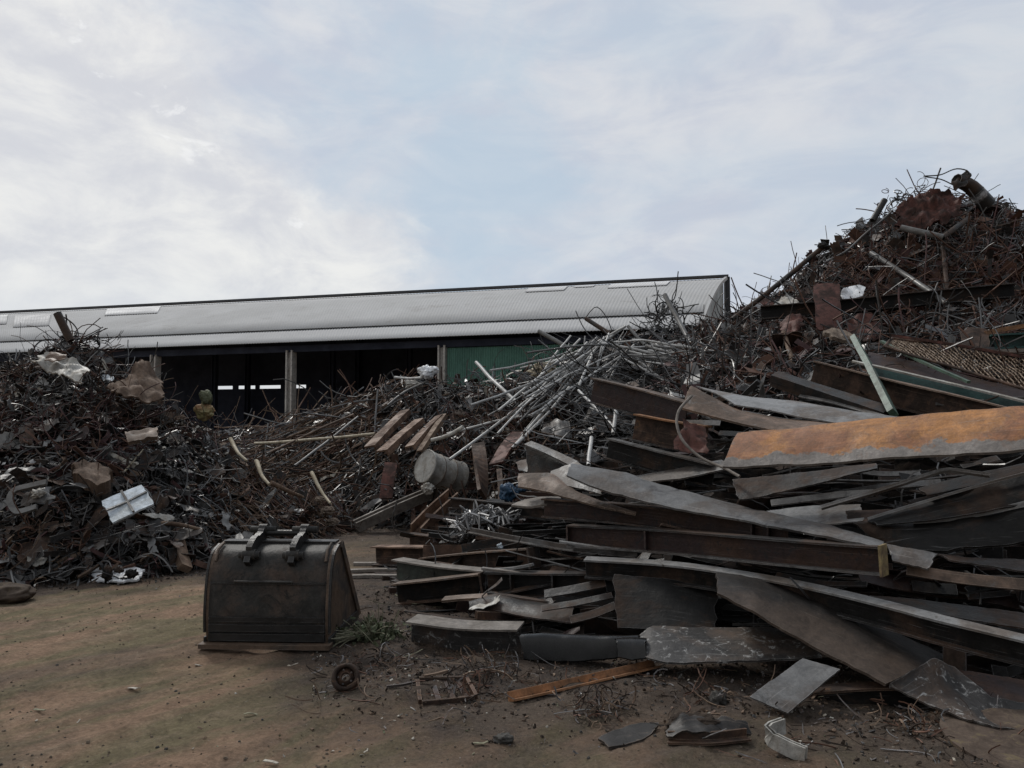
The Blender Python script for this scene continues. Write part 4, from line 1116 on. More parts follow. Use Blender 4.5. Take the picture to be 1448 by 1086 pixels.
# the orange plate
plate('steel_plate', 'steel plate', 'big orange painted plate with grey worn edges, top of the front heap', 'orange',
      [(1044, 612, 6.25), (1140, 604, 6.05), (1241, 592, 5.8), (1330, 584, 5.55), (1407, 577, 5.35), (1490, 570, 5.15)], [(1021, 660, 5.95), (1140, 655, 5.7), (1241, 649, 5.45), (1330, 643, 5.25), (1407, 638, 5.05), (1490, 632, 4.9)], GP, t=.02, n=36, mj=10, warp=.008, bow=.02, rag=.004)
# above the orange plate
plate('steel_plate', 'steel plate', 'streaked tan-brown plate left above the orange plate', 'tan',
      [(976, 545, 7.6), (1040, 578, 7.3), (1110, 592, 7.1), (1200, 600, 6.8)], [(965, 577, 7.3), (1030, 594, 7.0), (1090, 607, 6.75), (1180, 612, 6.5)], GP, t=.02, n=20, bow=.02)
plate('steel_plate', 'steel plate', 'smooth pale grey plate lying across the streaked tan plate', 'pale',
      [(985, 546, 7.9), (1060, 561, 7.6), (1124, 567, 7.4), (1200, 580, 7.1), (1290, 592, 6.8)], [(1040, 572, 7.3), (1080, 578, 7.2), (1124, 587, 7.0), (1180, 597, 6.8), (1240, 602, 6.6)], GP, t=.012, n=22, bow=.02)
ibeam('maroon beam with a bright brown top edge, left of the tan plate', [(838, 552, 8.4), (900, 567, 8.0), (970, 588, 7.5)], .27, .16, 'maroon', 'tan', 'dark', n=12)
ibeam('short dark brown beam stub with an orange top, below the maroon beam', [(897, 604, 7.5), (950, 614, 7.3), (1000, 622, 7.1)], .26, .17, 'rust', 'orangerust', 'dark', n=8)
plate('torn_sheet', 'sheet metal', 'crumpled purple-brown sheet hooked by the white hose', 'redrust',
      [(968, 595, 7.05), (985, 598, 7.0), (998, 605, 6.95)], [(952, 636, 6.85), (975, 640, 6.8), (1000, 640, 6.75)], None, t=.006, warp=.04, n=14, rag=.02)
pipe('hose', 'hose', 'pale hose curving down past the left end of the orange plate', 'plank', [(978, 560, 7.0), (960, 581, 6.85), (957, 601, 6.75), (966, 624, 6.65), (992, 648, 6.5), (1024, 662, 6.3), (1046, 674, 6.15)], .0125, n=26, wob=.012)
ibeam('dark beam with a grey top edge running under the brown stub', [(860, 634, 7.4), (930, 652, 7.1), (1010, 672, 6.7)], .2, .14, 'black', 'grey', 'black', n=10)
plate('steel_plate', 'steel plate', 'grey plate lying flat behind the broad grey plate', 'grey',
      [(888, 674, 7.1), (960, 662, 6.9), (1020, 650, 6.8)], [(908, 682, 6.85), (960, 676, 6.7), (1030, 662, 6.55)], GP, t=.014, n=10)
ibeam('beam with a pale orange top edge running under the mesh panel to the right', [(1150, 527, 8.4), (1250, 553, 7.9), (1340, 575, 7.4), (1440, 600, 7.0)], .26, .16, 'rust', 'tan', 'dark', n=16)
bar('painted_channel', 'channel', 'dark teal channel with a white edge, right of the tan-topped beam', 'teal', [(1230, 526, 8.4), (1330, 550, 8.0), (1490, 590, 7.4)], C_sec(.12, .1, .012), roll=200, n=12)
bar('flat_bar', 'flat bar', 'white edge strip running along the dark teal channel', 'dirtywhite', [(1205, 511, 8.3), (1300, 532, 7.95), (1400, 556, 7.6), (1490, 577, 7.3)], box_sec(.04, .02), roll=-20, n=12)
plate('steel_plate', 'steel plate', 'wide purple-grey sheet sloping right beneath the mesh panel', 'maroon',
      [(1228, 498, 9.0), (1300, 512, 8.7), (1400, 540, 8.2), (1490, 560, 7.8)], [(1226, 516, 8.6), (1300, 532, 8.2), (1400, 556, 7.75), (1490, 578, 7.4)], GP, t=.014)
bar('rusty_channel', 'channel', 'dark channel sloping right, in front of the tan-topped beam', 'dark', [(1095, 535, 8.2), (1170, 560, 7.8), (1255, 588, 7.3)], C_sec(.15, .13, .014), roll=160, n=12)
bar('flat_bar', 'flat bar', 'thin dark flat lying along the dark channel', 'grey', [(1130, 560, 7.9), (1190, 572, 7.6), (1250, 590, 7.2)], box_sec(.05, .012), roll=-30, n=8)

# thin strips caught in the gaps
for i in range(44):
    while True:
        u, v = random.uniform(.22, .9), random.uniform(.12, .6); p = front_heap.at(u, v); x, y = proj(p)
        if 760 < x < 1440: break
    k = front_heap.nrm(u, v); p = p + k * random.uniform(.12, .34); L_ = random.uniform(.25, .75)
    d = Vector((1, random.gauss(-.25, .3), random.gauss(0, .13))).normalized()
    bar('steel_strip', 'strip', 'thin steel strip caught in the gaps of the stacked beams', random.choice(('grey', 'dark', 'pale', 'rust', 'maroon', 'grey')), [p - d * L_, p + Vector((0, 0, random.gauss(0, .03))), p + d * L_], box_sec(random.uniform(.02, .06), random.uniform(.006, .016)), 'thin strips in the front heap', roll=random.gauss(0, 25), n=10, wob=.02, world=True)
# ================================================================== tall right heap
SHIFT[0] = -.85
ibeam('long black beam lying level across the tall right heap', [(1076, 443, 12.4), (1190, 434, 12.1), (1310, 422, 11.9), (1434, 411, 11.7)], .2, .18, 'black', 'dark', 'black', n=18, group='pieces on the tall right heap')
plate('steel_plate', 'steel plate', 'upright brown plate standing in front of the long level black beam', 'redrust',
      [(1150, 403, 12.2), (1168, 400, 12.15), (1187, 401, 12.1)], [(1154, 466, 11.5), (1170, 466, 11.5), (1191, 464, 11.5)], 'pieces on the tall right heap', t=.02, n=12, mj=8, bow=.02)
plate('torn_sheet', 'sheet metal', 'white crumpled sheet above the long level black beam', 'white',
      [(1190, 411, 12.3), (1203, 401, 12.5), (1224, 405, 12.5)], [(1192, 421, 12.2), (1206, 421, 12.2), (1219, 419, 12.2)], None, t=.02, warp=.05, n=12)
plate('torn_sheet', 'sheet metal', 'dirty white panel scrap at the left foot of the tall right heap', 'dirtywhite',
      [(1096, 425, 13.2), (1112, 416, 13.4), (1128, 421, 13.3)], [(1094, 434, 13.0), (1112, 434, 13.0), (1127, 430, 13.0)], None, t=.01, warp=.06, n=12, rag=.03)
plate('torn_sheet', 'sheet metal', 'dark red crumpled sheet bale near the top of the tall right heap', 'redrust',
      [(1266, 291, 13.7), (1300, 272, 13.9), (1330, 273, 13.9), (1362, 272, 13.9)], [(1270, 318, 13.3), (1300, 321, 13.3), (1330, 318, 13.3), (1357, 296, 13.4)], None, t=.02, warp=.12, n=30, mj=16, rag=.06)
pipe('pipe_elbow', 'duct', 'dark stub of duct with an open mouth at the very top of the heap', 'dark', [(1352, 254, 14.1), (1372, 264, 14.2), (1396, 290, 14.3)], .11, n=8, sides=9, wall=.08, r1=.15)
plate('torn_sheet', 'sheet metal', 'ragged flap of sheet curling off the top of the duct stub', 'dark',
      [(1346, 258, 14.0), (1356, 250, 14.05), (1368, 240, 14.1)], [(1352, 268, 13.95), (1366, 262, 14.0), (1374, 250, 14.05)], None, t=.01, warp=.05, n=10, rag=.03)
GR = 'bent rods on the tall right heap'
pipe('bent_rod', 'rod', 'thin rod arching over the top of the tall right heap', 'wire', [(1306, 249, 14), (1330, 248, 14), (1352, 239, 14), (1366, 240, 14), (1371, 244, 14)], .011, GR, n=16, wob=.03, hollow=False, sides=6)
pipe('bent_rod', 'rod', 'thin rod standing up beneath the arching rod at the heap top', 'wire', [(1318, 272, 14), (1325, 255, 14), (1330, 238, 14)], .014, GR, n=10, wob=.03, hollow=False, sides=6)
pipe('bent_rod', 'rod', 'thin wire drooping beside the arching rod at the heap top', 'wire', [(1308, 250, 14), (1330, 253, 14), (1346, 261, 14)], .01, GR, n=10, wob=.03, hollow=False, sides=6)
pipe('pole', 'pole', 'long dark pole leaning up the left flank of the tall right heap', 'dark', [(1036, 452, 14.2), (1100, 402, 14.3), (1165, 348, 14.5)], .045, n=10, wob=.01)
lump('steel_fitting', 'fitting', 'dark knuckle fitting at the top of the long leaning pole', 'dark', P(1163, 347, 14.45), .09, .07, .06, amp=.3, sub=3)
pipe('pole', 'pole', 'short dark pole jutting up from the left shoulder of the tall heap', 'dark', [(1234, 312, 14.2), (1251, 283, 14.3)], .055, n=6, wob=.0)
pipe('pole', 'pole', 'grey pole slanting down the face of the tall right heap', 'paintpipe', [(1232, 358, 13.6), (1290, 395, 12.6), (1339, 430, 11.6)], .04, n=12, wob=.01)
pipe('pole', 'pole', 'brown-ended pole standing steeply in front of the long black beam', 'rust', [(1333, 350, 13.2), (1342, 420, 12.2), (1360, 488, 11.3)], .035, n=12, wob=.006)
pipe('pole', 'pole', 'pale straight bar lying just below the dark red bale', 'paintpipe', [(1274, 322, 13.3), (1305, 329, 13.1), (1333, 336, 13.0)], .05, n=8, wob=.005)
pipe('pole', 'pole', 'dull bar rising right from the pale bar below the bale', 'dark', [(1333, 336, 13.0), (1352, 322, 13.2), (1370, 309, 13.4)], .045, n=8, wob=.005)
pipe('pole', 'pole', 'brown pole leaning left of the upright brown plate', 'sticks', [(1108, 470, 11.7), (1117, 500, 11.2), (1128, 532, 10.7)], .035, n=8, wob=.01)
pipe('pole', 'pole', 'thin grey rod lying along the shoulder below the short jutting pole', 'wiregrey', [(1165, 372, 14.2), (1215, 340, 14.3), (1262, 296, 14.3)], .02, n=12, wob=.05)
plate('concrete_slab', 'slab', 'pale broken slab perched above the green post', 'concrete',
      [(1168, 465, 10.6), (1190, 462, 10.6), (1216, 474, 10.4)], [(1174, 475, 10.4), (1192, 476, 10.4), (1213, 484, 10.3)], None, t=.05, warp=.04, n=14, rag=.03)
bar('green_post', 'post', 'flaking green post slanting down towards the orange plate', 'green', [(1208, 478, 9.9), (1230, 520, 9.0), (1263, 585, 8.0)], box_sec(.09, .06), n=12, roll=20, up=Vector((0, 1, 0)))
plate('torn_sheet', 'sheet metal', 'red-brown sheet scrap right of the pale broken slab', 'redrust',
      [(1195, 450, 11.4), (1225, 446, 11.4), (1250, 452, 11.3)], [(1200, 475, 11), (1225, 482, 10.9), (1246, 478, 10.9)], None, t=.012, warp=.08, n=14, rag=.04)
plate('torn_sheet', 'sheet metal', 'maroon sheet scrap below the left end of the long black beam', 'redrust',
      [(1102, 452, 12.0), (1120, 449, 12.0), (1140, 451, 12.0)], [(1106, 470, 11.6), (1120, 474, 11.6), (1132, 466, 11.7)], None, t=.012, warp=.08, n=12, rag=.04)
plate('steel_plate', 'steel plate', 'brown block-like plate at the foot of the brown-ended pole', 'rust',
      [(1358, 470, 10.3), (1375, 464, 10.3), (1398, 466, 10.2)], [(1362, 496, 9.9), (1380, 500, 9.8), (1398, 498, 9.8)], None, t=.03, warp=.02, n=8)
bar('plank', 'plank', 'orange-brown plank at the right edge above the mesh panel', 'orangerust', [(1392, 471, 10.2), (1420, 465, 10.2), (1470, 458, 10.2)], box_sec(.11, .05), n=6)
bar('painted_channel', 'channel', 'blue-black channel with a white lower edge at the right frame edge', 'teal', [(1400, 484, 10.1), (1440, 482, 10.0), (1490, 480, 10.0)], C_sec(.2, .18, .02), n=6)
bar('flat_bar', 'flat bar', 'white-edged plank below the blue-black channel at the right', 'plank', [(1405, 497, 9.9), (1440, 496, 9.8), (1490, 495, 9.8)], box_sec(.14, .04), n=6)
bar('flat_bar', 'flat bar', 'thin maroon bar lying along the top of the mesh panel', 'redrust', [(1260, 474, 10.3), (1340, 486, 9.8), (1450, 505, 9.3)], box_sec(.05, .03), n=8)
bar('flat_bar', 'flat bar', 'dull green thin strip along the left of the mesh panel', 'green', [(1246, 482, 10.0), (1300, 510, 9.2), (1370, 540, 8.5)], box_sec(.04, .025), n=8)
# expanded metal mesh
T2 = Tangle(['wire'])
q00, q10, q11, q01 = P(1250, 492, 9.6), P(1480, 560, 8.1), P(1480, 508, 9.3), P(1262, 478, 10.2)
def mq(a, b): return q00.lerp(q10, a).lerp(q01.lerp(q11, a), b) + Vector((0, 0, .03 * nz((a * 3, b * 2, 0), 1.3, 3)))
mroot = empty('mesh_panel', q00.lerp(q11, .5), 'brown expanded-metal mesh panel lying on the right side of the heap', 'mesh panel')
V_, F_ = [], []
def addt(path, r, sides=4):
    V2, F2, S2 = tube_geo(path, r, sides, False)
    o = len(V_); V_.extend(V2); F_.extend([tuple(i + o for i in f) for f in F2])
nr, nc = 8, 28
for r_ in range(nr):
    for sgn in (1, -1):
        path = []
        for c_ in range(nc + 1):
            b_ = (r_ + .5 + sgn * .45 * (1 if c_ % 2 else -1) + random.uniform(-.12, .12)) / nr
            path.append(mq(c_ / nc + random.uniform(-.006, .006), min(1, max(0, b_))))
        addt(path, .0075)
make('mesh', V_, F_, M['meshtan'], mroot)
for (a0, b0, a1, b1) in ((0, 0, 1, 0), (0, 1, 1, 1), (0, 0, 0, 1)):
    V2, F2, S2 = tube_geo([mq(a0 + (a1 - a0) * i / 12, b0 + (b1 - b0) * i / 12) + Vector((0, 0, .012)) for i in range(13)], .016, 6, False)
    make('frame_bar', V2, F2, M['rust'], mroot, None, S2)

# ================================================================== middle heap
SHIFT[0] = -.45
GPI = 'loose pipes on the middle heap'
PIPES = [
 ('longest pale pipe sloping from the crest down to the drum', 'pipe', [(884, 461, 15.3), (760, 556, 13.4), (636, 650, 11.9)], .038),
 ('pale pipe running beside the longest pipe, ending above the blue rag', 'pipe', [(849, 486, 14.6), (797, 549, 13.4), (724, 634, 11.9)], .036),
 ('pale pipe ending in a pink tip left of the grey square sheet', 'pipe', [(806, 548, 13.2), (770, 590, 12.6), (728, 630, 11.8)], .04),
 ('short pale pipe leaning left over the dark tangle', 'pipe', [(673, 512, 15.4), (700, 541, 14.6), (731, 569, 13.8)], .055),
 ('thick grey tube poking up against the green cladding', 'paintpipe', [(762, 468, 16.2), (782, 479, 16), (805, 494, 15.8)], .07),
 ('thin pale pipe pointing left above the cream bag', 'pipe', [(736, 521, 15.3), (785, 509, 15.2), (826, 496, 15.1)], .03),
 ('pale pipe dropping steeply from the crossing of the long pipes', 'pipe', [(838, 502, 13.8), (828, 525, 13.4), (818, 549, 13)], .04),
 ('pale pipe slanting right below the steep pipe', 'pipe', [(818, 552, 12.6), (842, 576, 12), (866, 603, 11.2)], .04),
 ('short pale post standing right of the slanting pipe', 'pipe', [(873, 562, 11.4), (870, 588, 11.1), (867, 614, 10.8)], .045),
 ('pale pipe lying low to the left of the long pipes', 'pipe', [(632, 614, 13.3), (700, 596, 13.4), (765, 585, 13.4)], .036),
 ('grey post leaning right at the crest of the middle heap', 'paintpipe', [(940, 417, 15.6), (962, 458, 15), (988, 504, 14)], .075),
 ('lower grey tube continuing below the leaning post', 'paintpipe', [(985, 500, 13.8), (996, 524, 13.4), (1008, 549, 13)], .06),
 ('short pale pipe to the right of the leaning post', 'pipe', [(988, 490, 13.8), (999, 501, 13.6), (1011, 512, 13.4)], .06),
 ('long pale pipe running right from the crest across the tangle', 'pipe', [(850, 485, 14.2), (925, 500, 13.8), (1005, 515, 13.2), (1122, 546, 11.8)], .04),
 ('bright straight pipe pointing right with a clear free end', 'pipe', [(982, 519, 12.6), (1040, 513, 12.6), (1092, 509, 12.6)], .036),
 ('pale pipe rising right across the middle of the tangle', 'pipe', [(880, 492, 14), (920, 490, 14.2), (970, 479, 14.6)], .034),
 ('thin pale pipe rising to the crest from the left', 'pipe', [(778, 513, 15), (830, 491, 15), (885, 461, 15)], .032),
 ('short grey pipe sloping right below the crest', 'paintpipe', [(888, 461, 15.2), (898, 473, 15), (911, 487, 14.8)], .05),
 ('second long pale pipe just below the one crossing the tangle', 'pipe', [(890, 497, 13.8), (950, 511, 13.2), (1000, 521, 12.8)], .03),
 ('pale pipe just above the long one crossing the tangle', 'pipe', [(925, 488, 14), (990, 507, 13.4), (1040, 519, 12.9)], .03),
 ('thin pale rod parallel to the longest pipe on its left', 'wiregrey', [(820, 500, 14.8), (730, 565, 13.4), (690, 588, 13)], .024),
 ('thin grey rod parallel to the longest pipe on its right', 'wiregrey', [(866, 481, 14.8), (790, 540, 13.6), (748, 574, 12.9)], .024),
 ('dark rod arching up against the shed roof', 'wire', [(826, 452, 16), (842, 434, 16), (856, 446, 16), (868, 474, 16)], .016),
 ('dark box tube sloping right near the crest', 'dark', [(829, 450, 15.6), (845, 461, 15.4), (862, 472, 15.2)], .07),
 ('grey pole across the brown bars at the left of the heap', 'paintpipe', [(416, 659, 13.6), (460, 626, 14.6), (507, 589, 15.5)], .036),
 ('cream bar lying level at the left of the heap', 'cream', [(360, 627, 15), (440, 622, 14.8), (530, 614, 14.6)], .045),
 ('brown pole above the level cream bar', 'sticks', [(405, 620, 16), (450, 600, 16.4), (497, 573, 17)], .04),
 ('pale brown pole crossing beneath the level cream bar', 'tan', [(378, 641, 14.6), (440, 612, 15), (500, 586, 15.6)], .034),
 ('short pale pipe pointing left under the white bag', 'pipe', [(558, 533, 16.4), (578, 535, 16.3), (598, 534, 16.2)], .04),
 ('pale pipe lying at the left shoulder below the white bag', 'paintpipe', [(548, 573, 15.2), (575, 553, 15.6), (604, 539, 16)], .035),
 ('pale pipe stub beside the black sheet', 'pipe', [(836, 619, 9.8), (834, 640, 9.4), (832, 658, 9.1)], .04),
 ('pale fat rod near the drum', 'dirtywhite', [(610, 622, 12.8), (635, 615, 12.7), (655, 604, 12.6)], .05),
]
for lab, m_, pts, r_ in PIPES: pipe('steel_pipe', 'pipe', lab, m_, pts, r_ * .62, GPI, n=12, wob=.015)
GA = 'rusty angle bars on the middle heap'
for i in range(46):
    if i < 26:
        x0, y0 = random.uniform(800, 900), random.uniform(468, 515); a_ = random.gauss(math.radians(142), .3); L_ = random.uniform(60, 190); d0 = 14.6 - (y0 - 470) * .02; d1 = d0 - L_ * .011
    else:
        x0, y0 = random.uniform(860, 960), random.uniform(480, 520); a_ = random.gauss(math.radians(14), .3); L_ = random.uniform(60, 170); d0 = 14.0 - (y0 - 480) * .02; d1 = d0 - L_ * .007
    x1, y1 = x0 + math.cos(a_) * L_, y0 + math.sin(a_) * L_
    pipe('steel_pole', 'pole', 'thin pale grey pole fanned out with others across the middle heap', random.choice(('pipe', 'wiregrey', 'paintpipe', 'pipe')), [(x0, y0, d0), ((x0 + x1) / 2, (y0 + y1) / 2 + random.gauss(0, 3), (d0 + d1) / 2), (x1, y1, d1)], random.uniform(.011, .021), 'thin poles fanned across the middle heap', n=10, wob=.03, sides=7)
for lab, m_, pts, w_, h_, ro in (
 ('leftmost broad rusty bar with a pale top, above the drum', 'brownbar', [(524, 634, 13.2), (548, 608, 13.9), (574, 583, 14.6)], .2, .1, 60),
 ('second broad rusty bar, its red end hanging over dark scrap', 'brownbar', [(541, 641, 13), (566, 619, 13.6), (594, 596, 14.2)], .2, .11, 60),
 ('third broad rusty bar just left of the drum', 'brownbar', [(580, 634, 13), (602, 609, 13.6), (622, 590, 14)], .17, .09, 65),
 ('narrow rusty bar leaning right beyond the third broad bar', 'sticks', [(594, 640, 12.9), (612, 612, 13.4), (628, 588, 14)], .1, .08, 60)):
    bar('angle_bar', 'angle bar', lab, m_, pts, L_sec(w_, h_, .03), GA, roll=ro + 130, n=8)
bar('steel_strip', 'strip', 'red-brown strip hanging below the second broad bar', 'redrust', [(553, 655, 12.6), (549, 675, 12.4), (546, 705, 12.2)], box_sec(.2, .03), n=8, up=Vector((0, 1, .3)))
bar('steel_strip', 'strip', 'rust-red lattice strip leaning up right of the drum', 'redrust', [(702, 656, 11.6), (716, 632, 12), (734, 612, 12.4)], box_sec(.24, .03), n=8, roll=50, up=Vector((0, 1, 0)))
bar('steel_strip', 'strip', 'rusty twisted column left of the blue rag', 'rust', [(676, 628, 12.2), (680, 660, 11.6), (682, 700, 11)], box_sec(.2, .05), n=12, twist=70, up=Vector((0, 1, 0)))
bar('steel_strip', 'strip', 'dull brown strip standing between the drum and the twisted column', 'rust', [(706, 664, 11), (708, 690, 10.6), (708, 712, 10.3)], box_sec(.07, .03), n=6, up=Vector((0, 1, 0)))
plate('torn_sheet', 'sheet metal', 'square grey sheet standing above the black upright sheet', 'grey',
      [(768, 598, 12.2), (786, 592, 12.2), (806, 598, 12)], [(766, 614, 11.9), (786, 616, 11.8), (808, 618, 11.8)], None, t=.01, warp=.04, n=12)
plate('torn_sheet', 'sheet metal', 'dark bent sheet lying right of the grey square sheet', 'dark',
      [(730, 655, 10.6), (760, 640, 10.6), (790, 640, 10.2)], [(735, 668, 10.2), (765, 662, 10), (795, 668, 9.8)], None, t=.01, warp=.05, n=12)
# drum
drum = empty('oil_drum', P(622, 668, 12), 'dented pale oil drum lying on its side at the foot of the pipes', 'drum')
a, b_ = P(600, 659, 12.05), P(648, 676, 12.5); ax = (b_ - a).normalized(); R0 = .25
sx = ax.cross(Vector((0, 0, 1))).normalized(); sy = sx.cross(ax)
def drum_ring(t, r, k, nk=28):
    an = 6.2832 * k / nk; p = a.lerp(b_, t) + (sx * math.cos(an) + sy * math.sin(an)) * r
    return p + (sx * math.cos(an) + sy * math.sin(an)) * (-.025 * max(0, nz(p, 2.4, 9)) * min(1, t * 4))
prof = [(0, R0), (.02, R0 + .012), (.04, R0), (.31, R0), (.33, R0 + .006), (.35, R0), (.64, R0), (.66, R0 + .006), (.68, R0), (.96, R0), (.98, R0 + .012), (1, R0)]
V = []; Fc = []
for t, r in prof:
    for k in range(28): V.append(drum_ring(t, r, k))
for i in range(len(prof) - 1):
    for k in range(28):
        k2 = (k + 1) % 28; Fc.append((i*28+k, i*28+k2, (i+1)*28+k2, (i+1)*28+k))
dshell = make('shell', V, Fc, M['dirtywhite'], drum, None, True)
for t, nm_ in ((.012, 'lid'), (.985, 'base')):
    V = [drum_ring(t, R0 - .004, k) for k in range(28)]; V2 = [v + ax * .006 for v in V]
    make(nm_, V + V2, [tuple(range(28)), tuple(range(28, 56))[::-1]] + [(k, (k+1) % 28, 28 + (k+1) % 28, 28 + k) for k in range(28)], M['dirtywhite'], drum)
for t in (.33, .66):
    V = []; Fc = []
    for q, r in ((t - .01, R0 + .004), (t, R0 + .011), (t + .01, R0 + .004)):
        for k in range(28): V.append(drum_ring(q, r, k))
    for i in range(2):
        for k in range(28): k2 = (k+1) % 28; Fc.append((i*28+k, i*28+k2, (i+1)*28+k2, (i+1)*28+k))
    make('hoop', V, Fc, M['tan'], dshell, None, True)
def scrunch(name, cat, label, m, c, rx, ry, rz, rot=0): return lump(name, cat, label, m, c, rx, ry, rz, amp=.34, sc=1.3, sub=4, rot=rot, crease=1.2)
scrunch('plastic_bag', 'bag', 'white plastic bag caught at the left shoulder of the middle heap', 'white', P(604, 526, 16.1), .19, .15, .13)
scrunch('plastic_bag', 'bag', 'small dirty white bag just below the larger white bag', 'dirtywhite', P(584, 544, 16), .14, .1, .08)
scrunch('plastic_bag', 'bag', 'cream crumpled sack among the pipes in front of the green cladding', 'cream', P(770, 523, 15.1), .26, .2, .13, .5)
scrunch('rag', 'rag', 'blue plastic rag stuffed in the gap beside the tan tongue', 'blue', P(718, 696, 9.4), .1, .08, .11)
scrunch('rag', 'rag', 'small dark blue scrap beside the blue plastic rag', 'blue', P(738, 690, 9.2), .06, .05, .05)
scrunch('rag', 'rag', 'tiny blue and white scrap on the brown beam end', 'bluewhite', P(707, 772, 7.5), .025, .025, .022)
scrunch('plastic_bag', 'bag', 'pale scrap bag lying below the drum', 'dirtywhite', P(606, 690, 11.9), .09, .08, .08)
sk = empty('sack', P(289, 590, 10.9), 'tied sack, green above and yellow below, on the left heap crest', 'sack')
V, Fc = blob_geo(P(291, 563, 11.2), .08, .07, .11, .25, 1.3, 4, None, 0, 1.0); make('top', V, Fc, M['sackgreen'], sk, None, True)
V, Fc = blob_geo(P(289, 582, 11.2), .12, .1, .11, .25, 1.3, 4, None, 0, 1.0); make('bag', V, Fc, M['sackyellow'], sk, None, True)
# fan of pale cable
SHIFT[0] = 0
cab = Tangle(['wiregrey', 'wirepale', 'wire'])
for i in range(170):
    t = random.random(); c0 = P(648 + random.gauss(0, 7) + t * 40, 764 - t * 26 + random.gauss(0, 4), 8.3 + random.uniform(-.15, .2))
    c1 = P(690 + random.gauss(0, 24), 732 + random.gauss(0, 9), 8.4 + random.uniform(-.2, .3))
    c2 = P(700 + random.gauss(0, 22), 752 + random.gauss(0, 10), 8.2 + random.uniform(-.2, .3))
    cab.tube(catmull([c0, c1, c2], 9), random.uniform(.007, .013), random.choice(('wiregrey', 'wirepale', 'wiregrey', 'wire')), 4)
o = make('cable_bundle', cab.V, cab.F, [M[m] for m in cab.mats], None, None, None, cab.MI)
tag(o, 'fan of stripped pale cable spilling between the left beams', 'cable bundle')

# ================================================================== left heap
SHIFT[0] = -.28
pipe('pole', 'pole', 'dark tube sticking up from the crest of the left heap', 'dark', [(81, 443, 10.9), (89, 460, 10.9), (100, 482, 10.9)], .055, n=8, wob=.0)
plate('torn_sheet', 'sheet metal', 'pale crushed panel near the top of the left heap', 'dirtywhite',
      [(66, 495, 9.9), (92, 503, 9.95), (112, 510, 9.95), (128, 519, 9.9)], [(48, 513, 9.75), (70, 522, 9.7), (90, 530, 9.65), (112, 537, 9.6)], None, t=.02, warp=.05, n=24, mj=12, rag=.025)
plate('torn_sheet', 'sheet metal', 'folded beige flap on top of the pale crushed panel', 'tan',
      [(64, 500, 9.75), (72, 494, 9.8), (94, 502, 9.8)], [(63, 508, 9.65), (76, 509, 9.62), (92, 508, 9.7)], None, t=.012, warp=.03, n=10)
plate('cardboard_sheet', 'sheet', 'brown rumpled sheet draped over the right shoulder of the left heap', 'cardboard',
      [(150, 543, 10.2), (180, 530, 10.5), (197, 512, 10.8), (226, 532, 10.9)], [(166, 556, 9.9), (190, 558, 10), (210, 563, 10.1), (232, 560, 10.3)], None, t=.02, warp=.07, n=24, mj=12, rag=.04)
plate('cardboard_sheet', 'sheet', 'small tan box panel lying flat in the upper left heap', 'tan',
      [(176, 610, 9.5), (198, 606, 9.55), (222, 603, 9.6)], [(181, 625, 9.3), (200, 622, 9.32), (222, 618, 9.38)], None, t=.05, warp=.02, n=12)
plate('crushed_box', 'box', 'brown crushed box sitting in the middle of the left heap', 'cardboard',
      [(102, 660, 8.9), (118, 649, 9.0), (142, 657, 9.0), (158, 664, 8.9)], [(104, 668, 8.7), (120, 676, 8.65), (138, 685, 8.6), (152, 682, 8.65)], None, t=.14, warp=.03, n=20, rag=.02, smooth=False)
# bluish square panel with crossed ribs
pr = empty('metal_panel', P(180, 720, 8.35), 'bluish-white square panel with crossed creases on the left heap face', 'metal panel')
A0, A1, A2, A3 = P(143, 708, 8.4), P(201, 685, 8.6), P(217, 713, 8.35), P(159, 739, 8.12)
V, Fc, U, S = sheet_geo([A0, A0.lerp(A1, .5), A1], [A3, A3.lerp(A2, .5), A2], 18, 12, .02, .007, .006)
psheet = make('sheet', V, Fc, M['bluewhite'], pr, U, S)
nrm = (A1 - A0).cross(A3 - A0).normalized()
if nrm.dot(CAM - A0) < 0: nrm = -nrm
for e0, e1 in ((A0.lerp(A1, .5), A3.lerp(A2, .52)), (A0.lerp(A3, .52), A1.lerp(A2, .45))):
    V, Fc, U = sweep_geo([e0 + nrm * .02, e0.lerp(e1, .5) + nrm * .008, e1 + nrm * .02], box_sec(.022, .02), up=nrm); make('rib', V, Fc, M['grey'], psheet, U)
# ring shaped appliance frame
rr = empty('appliance_frame', P(42, 704, 8.4), 'torn pale rounded frame of an appliance, left edge of the left heap', 'appliance frame')
pts = [(66, 682), (40, 688), (20, 694), (14, 706), (18, 718), (26, 724), (52, 717)]
V, Fc, U = sweep_geo(catmull([P(x, y, 8.35 + .004 * (712 - y)) for x, y in pts], 26), box_sec(.06, .035), up=Vector((0, -.8, .6))); make('rim', V, Fc, M['paintpipe'], rr, U)
V, Fc, U, S = sheet_geo([P(28, 702, 8.5), P(48, 692, 8.5), P(68, 688, 8.5)], [P(32, 716, 8.4), P(50, 712, 8.4), P(72, 705, 8.4)], 14, 8, .012, .05, .03); make('panel', V, Fc, M['grey'], rr, U, S)
V, Fc = blob_geo(P(54, 698, 8.4), .06, .05, .04, .5, 2, 3); make('motor', V, Fc, M['dirtywhite'], rr, None, True)
plate('torn_sheet', 'sheet metal', 'grey bent strip above the appliance frame on the left heap', 'paintpipe',
      [(0, 672, 8.6), (18, 660, 8.8), (46, 655, 8.9)], [(2, 679, 8.5), (20, 668, 8.7), (46, 661, 8.8)], None, t=.012, warp=.03, n=14, rag=.02)
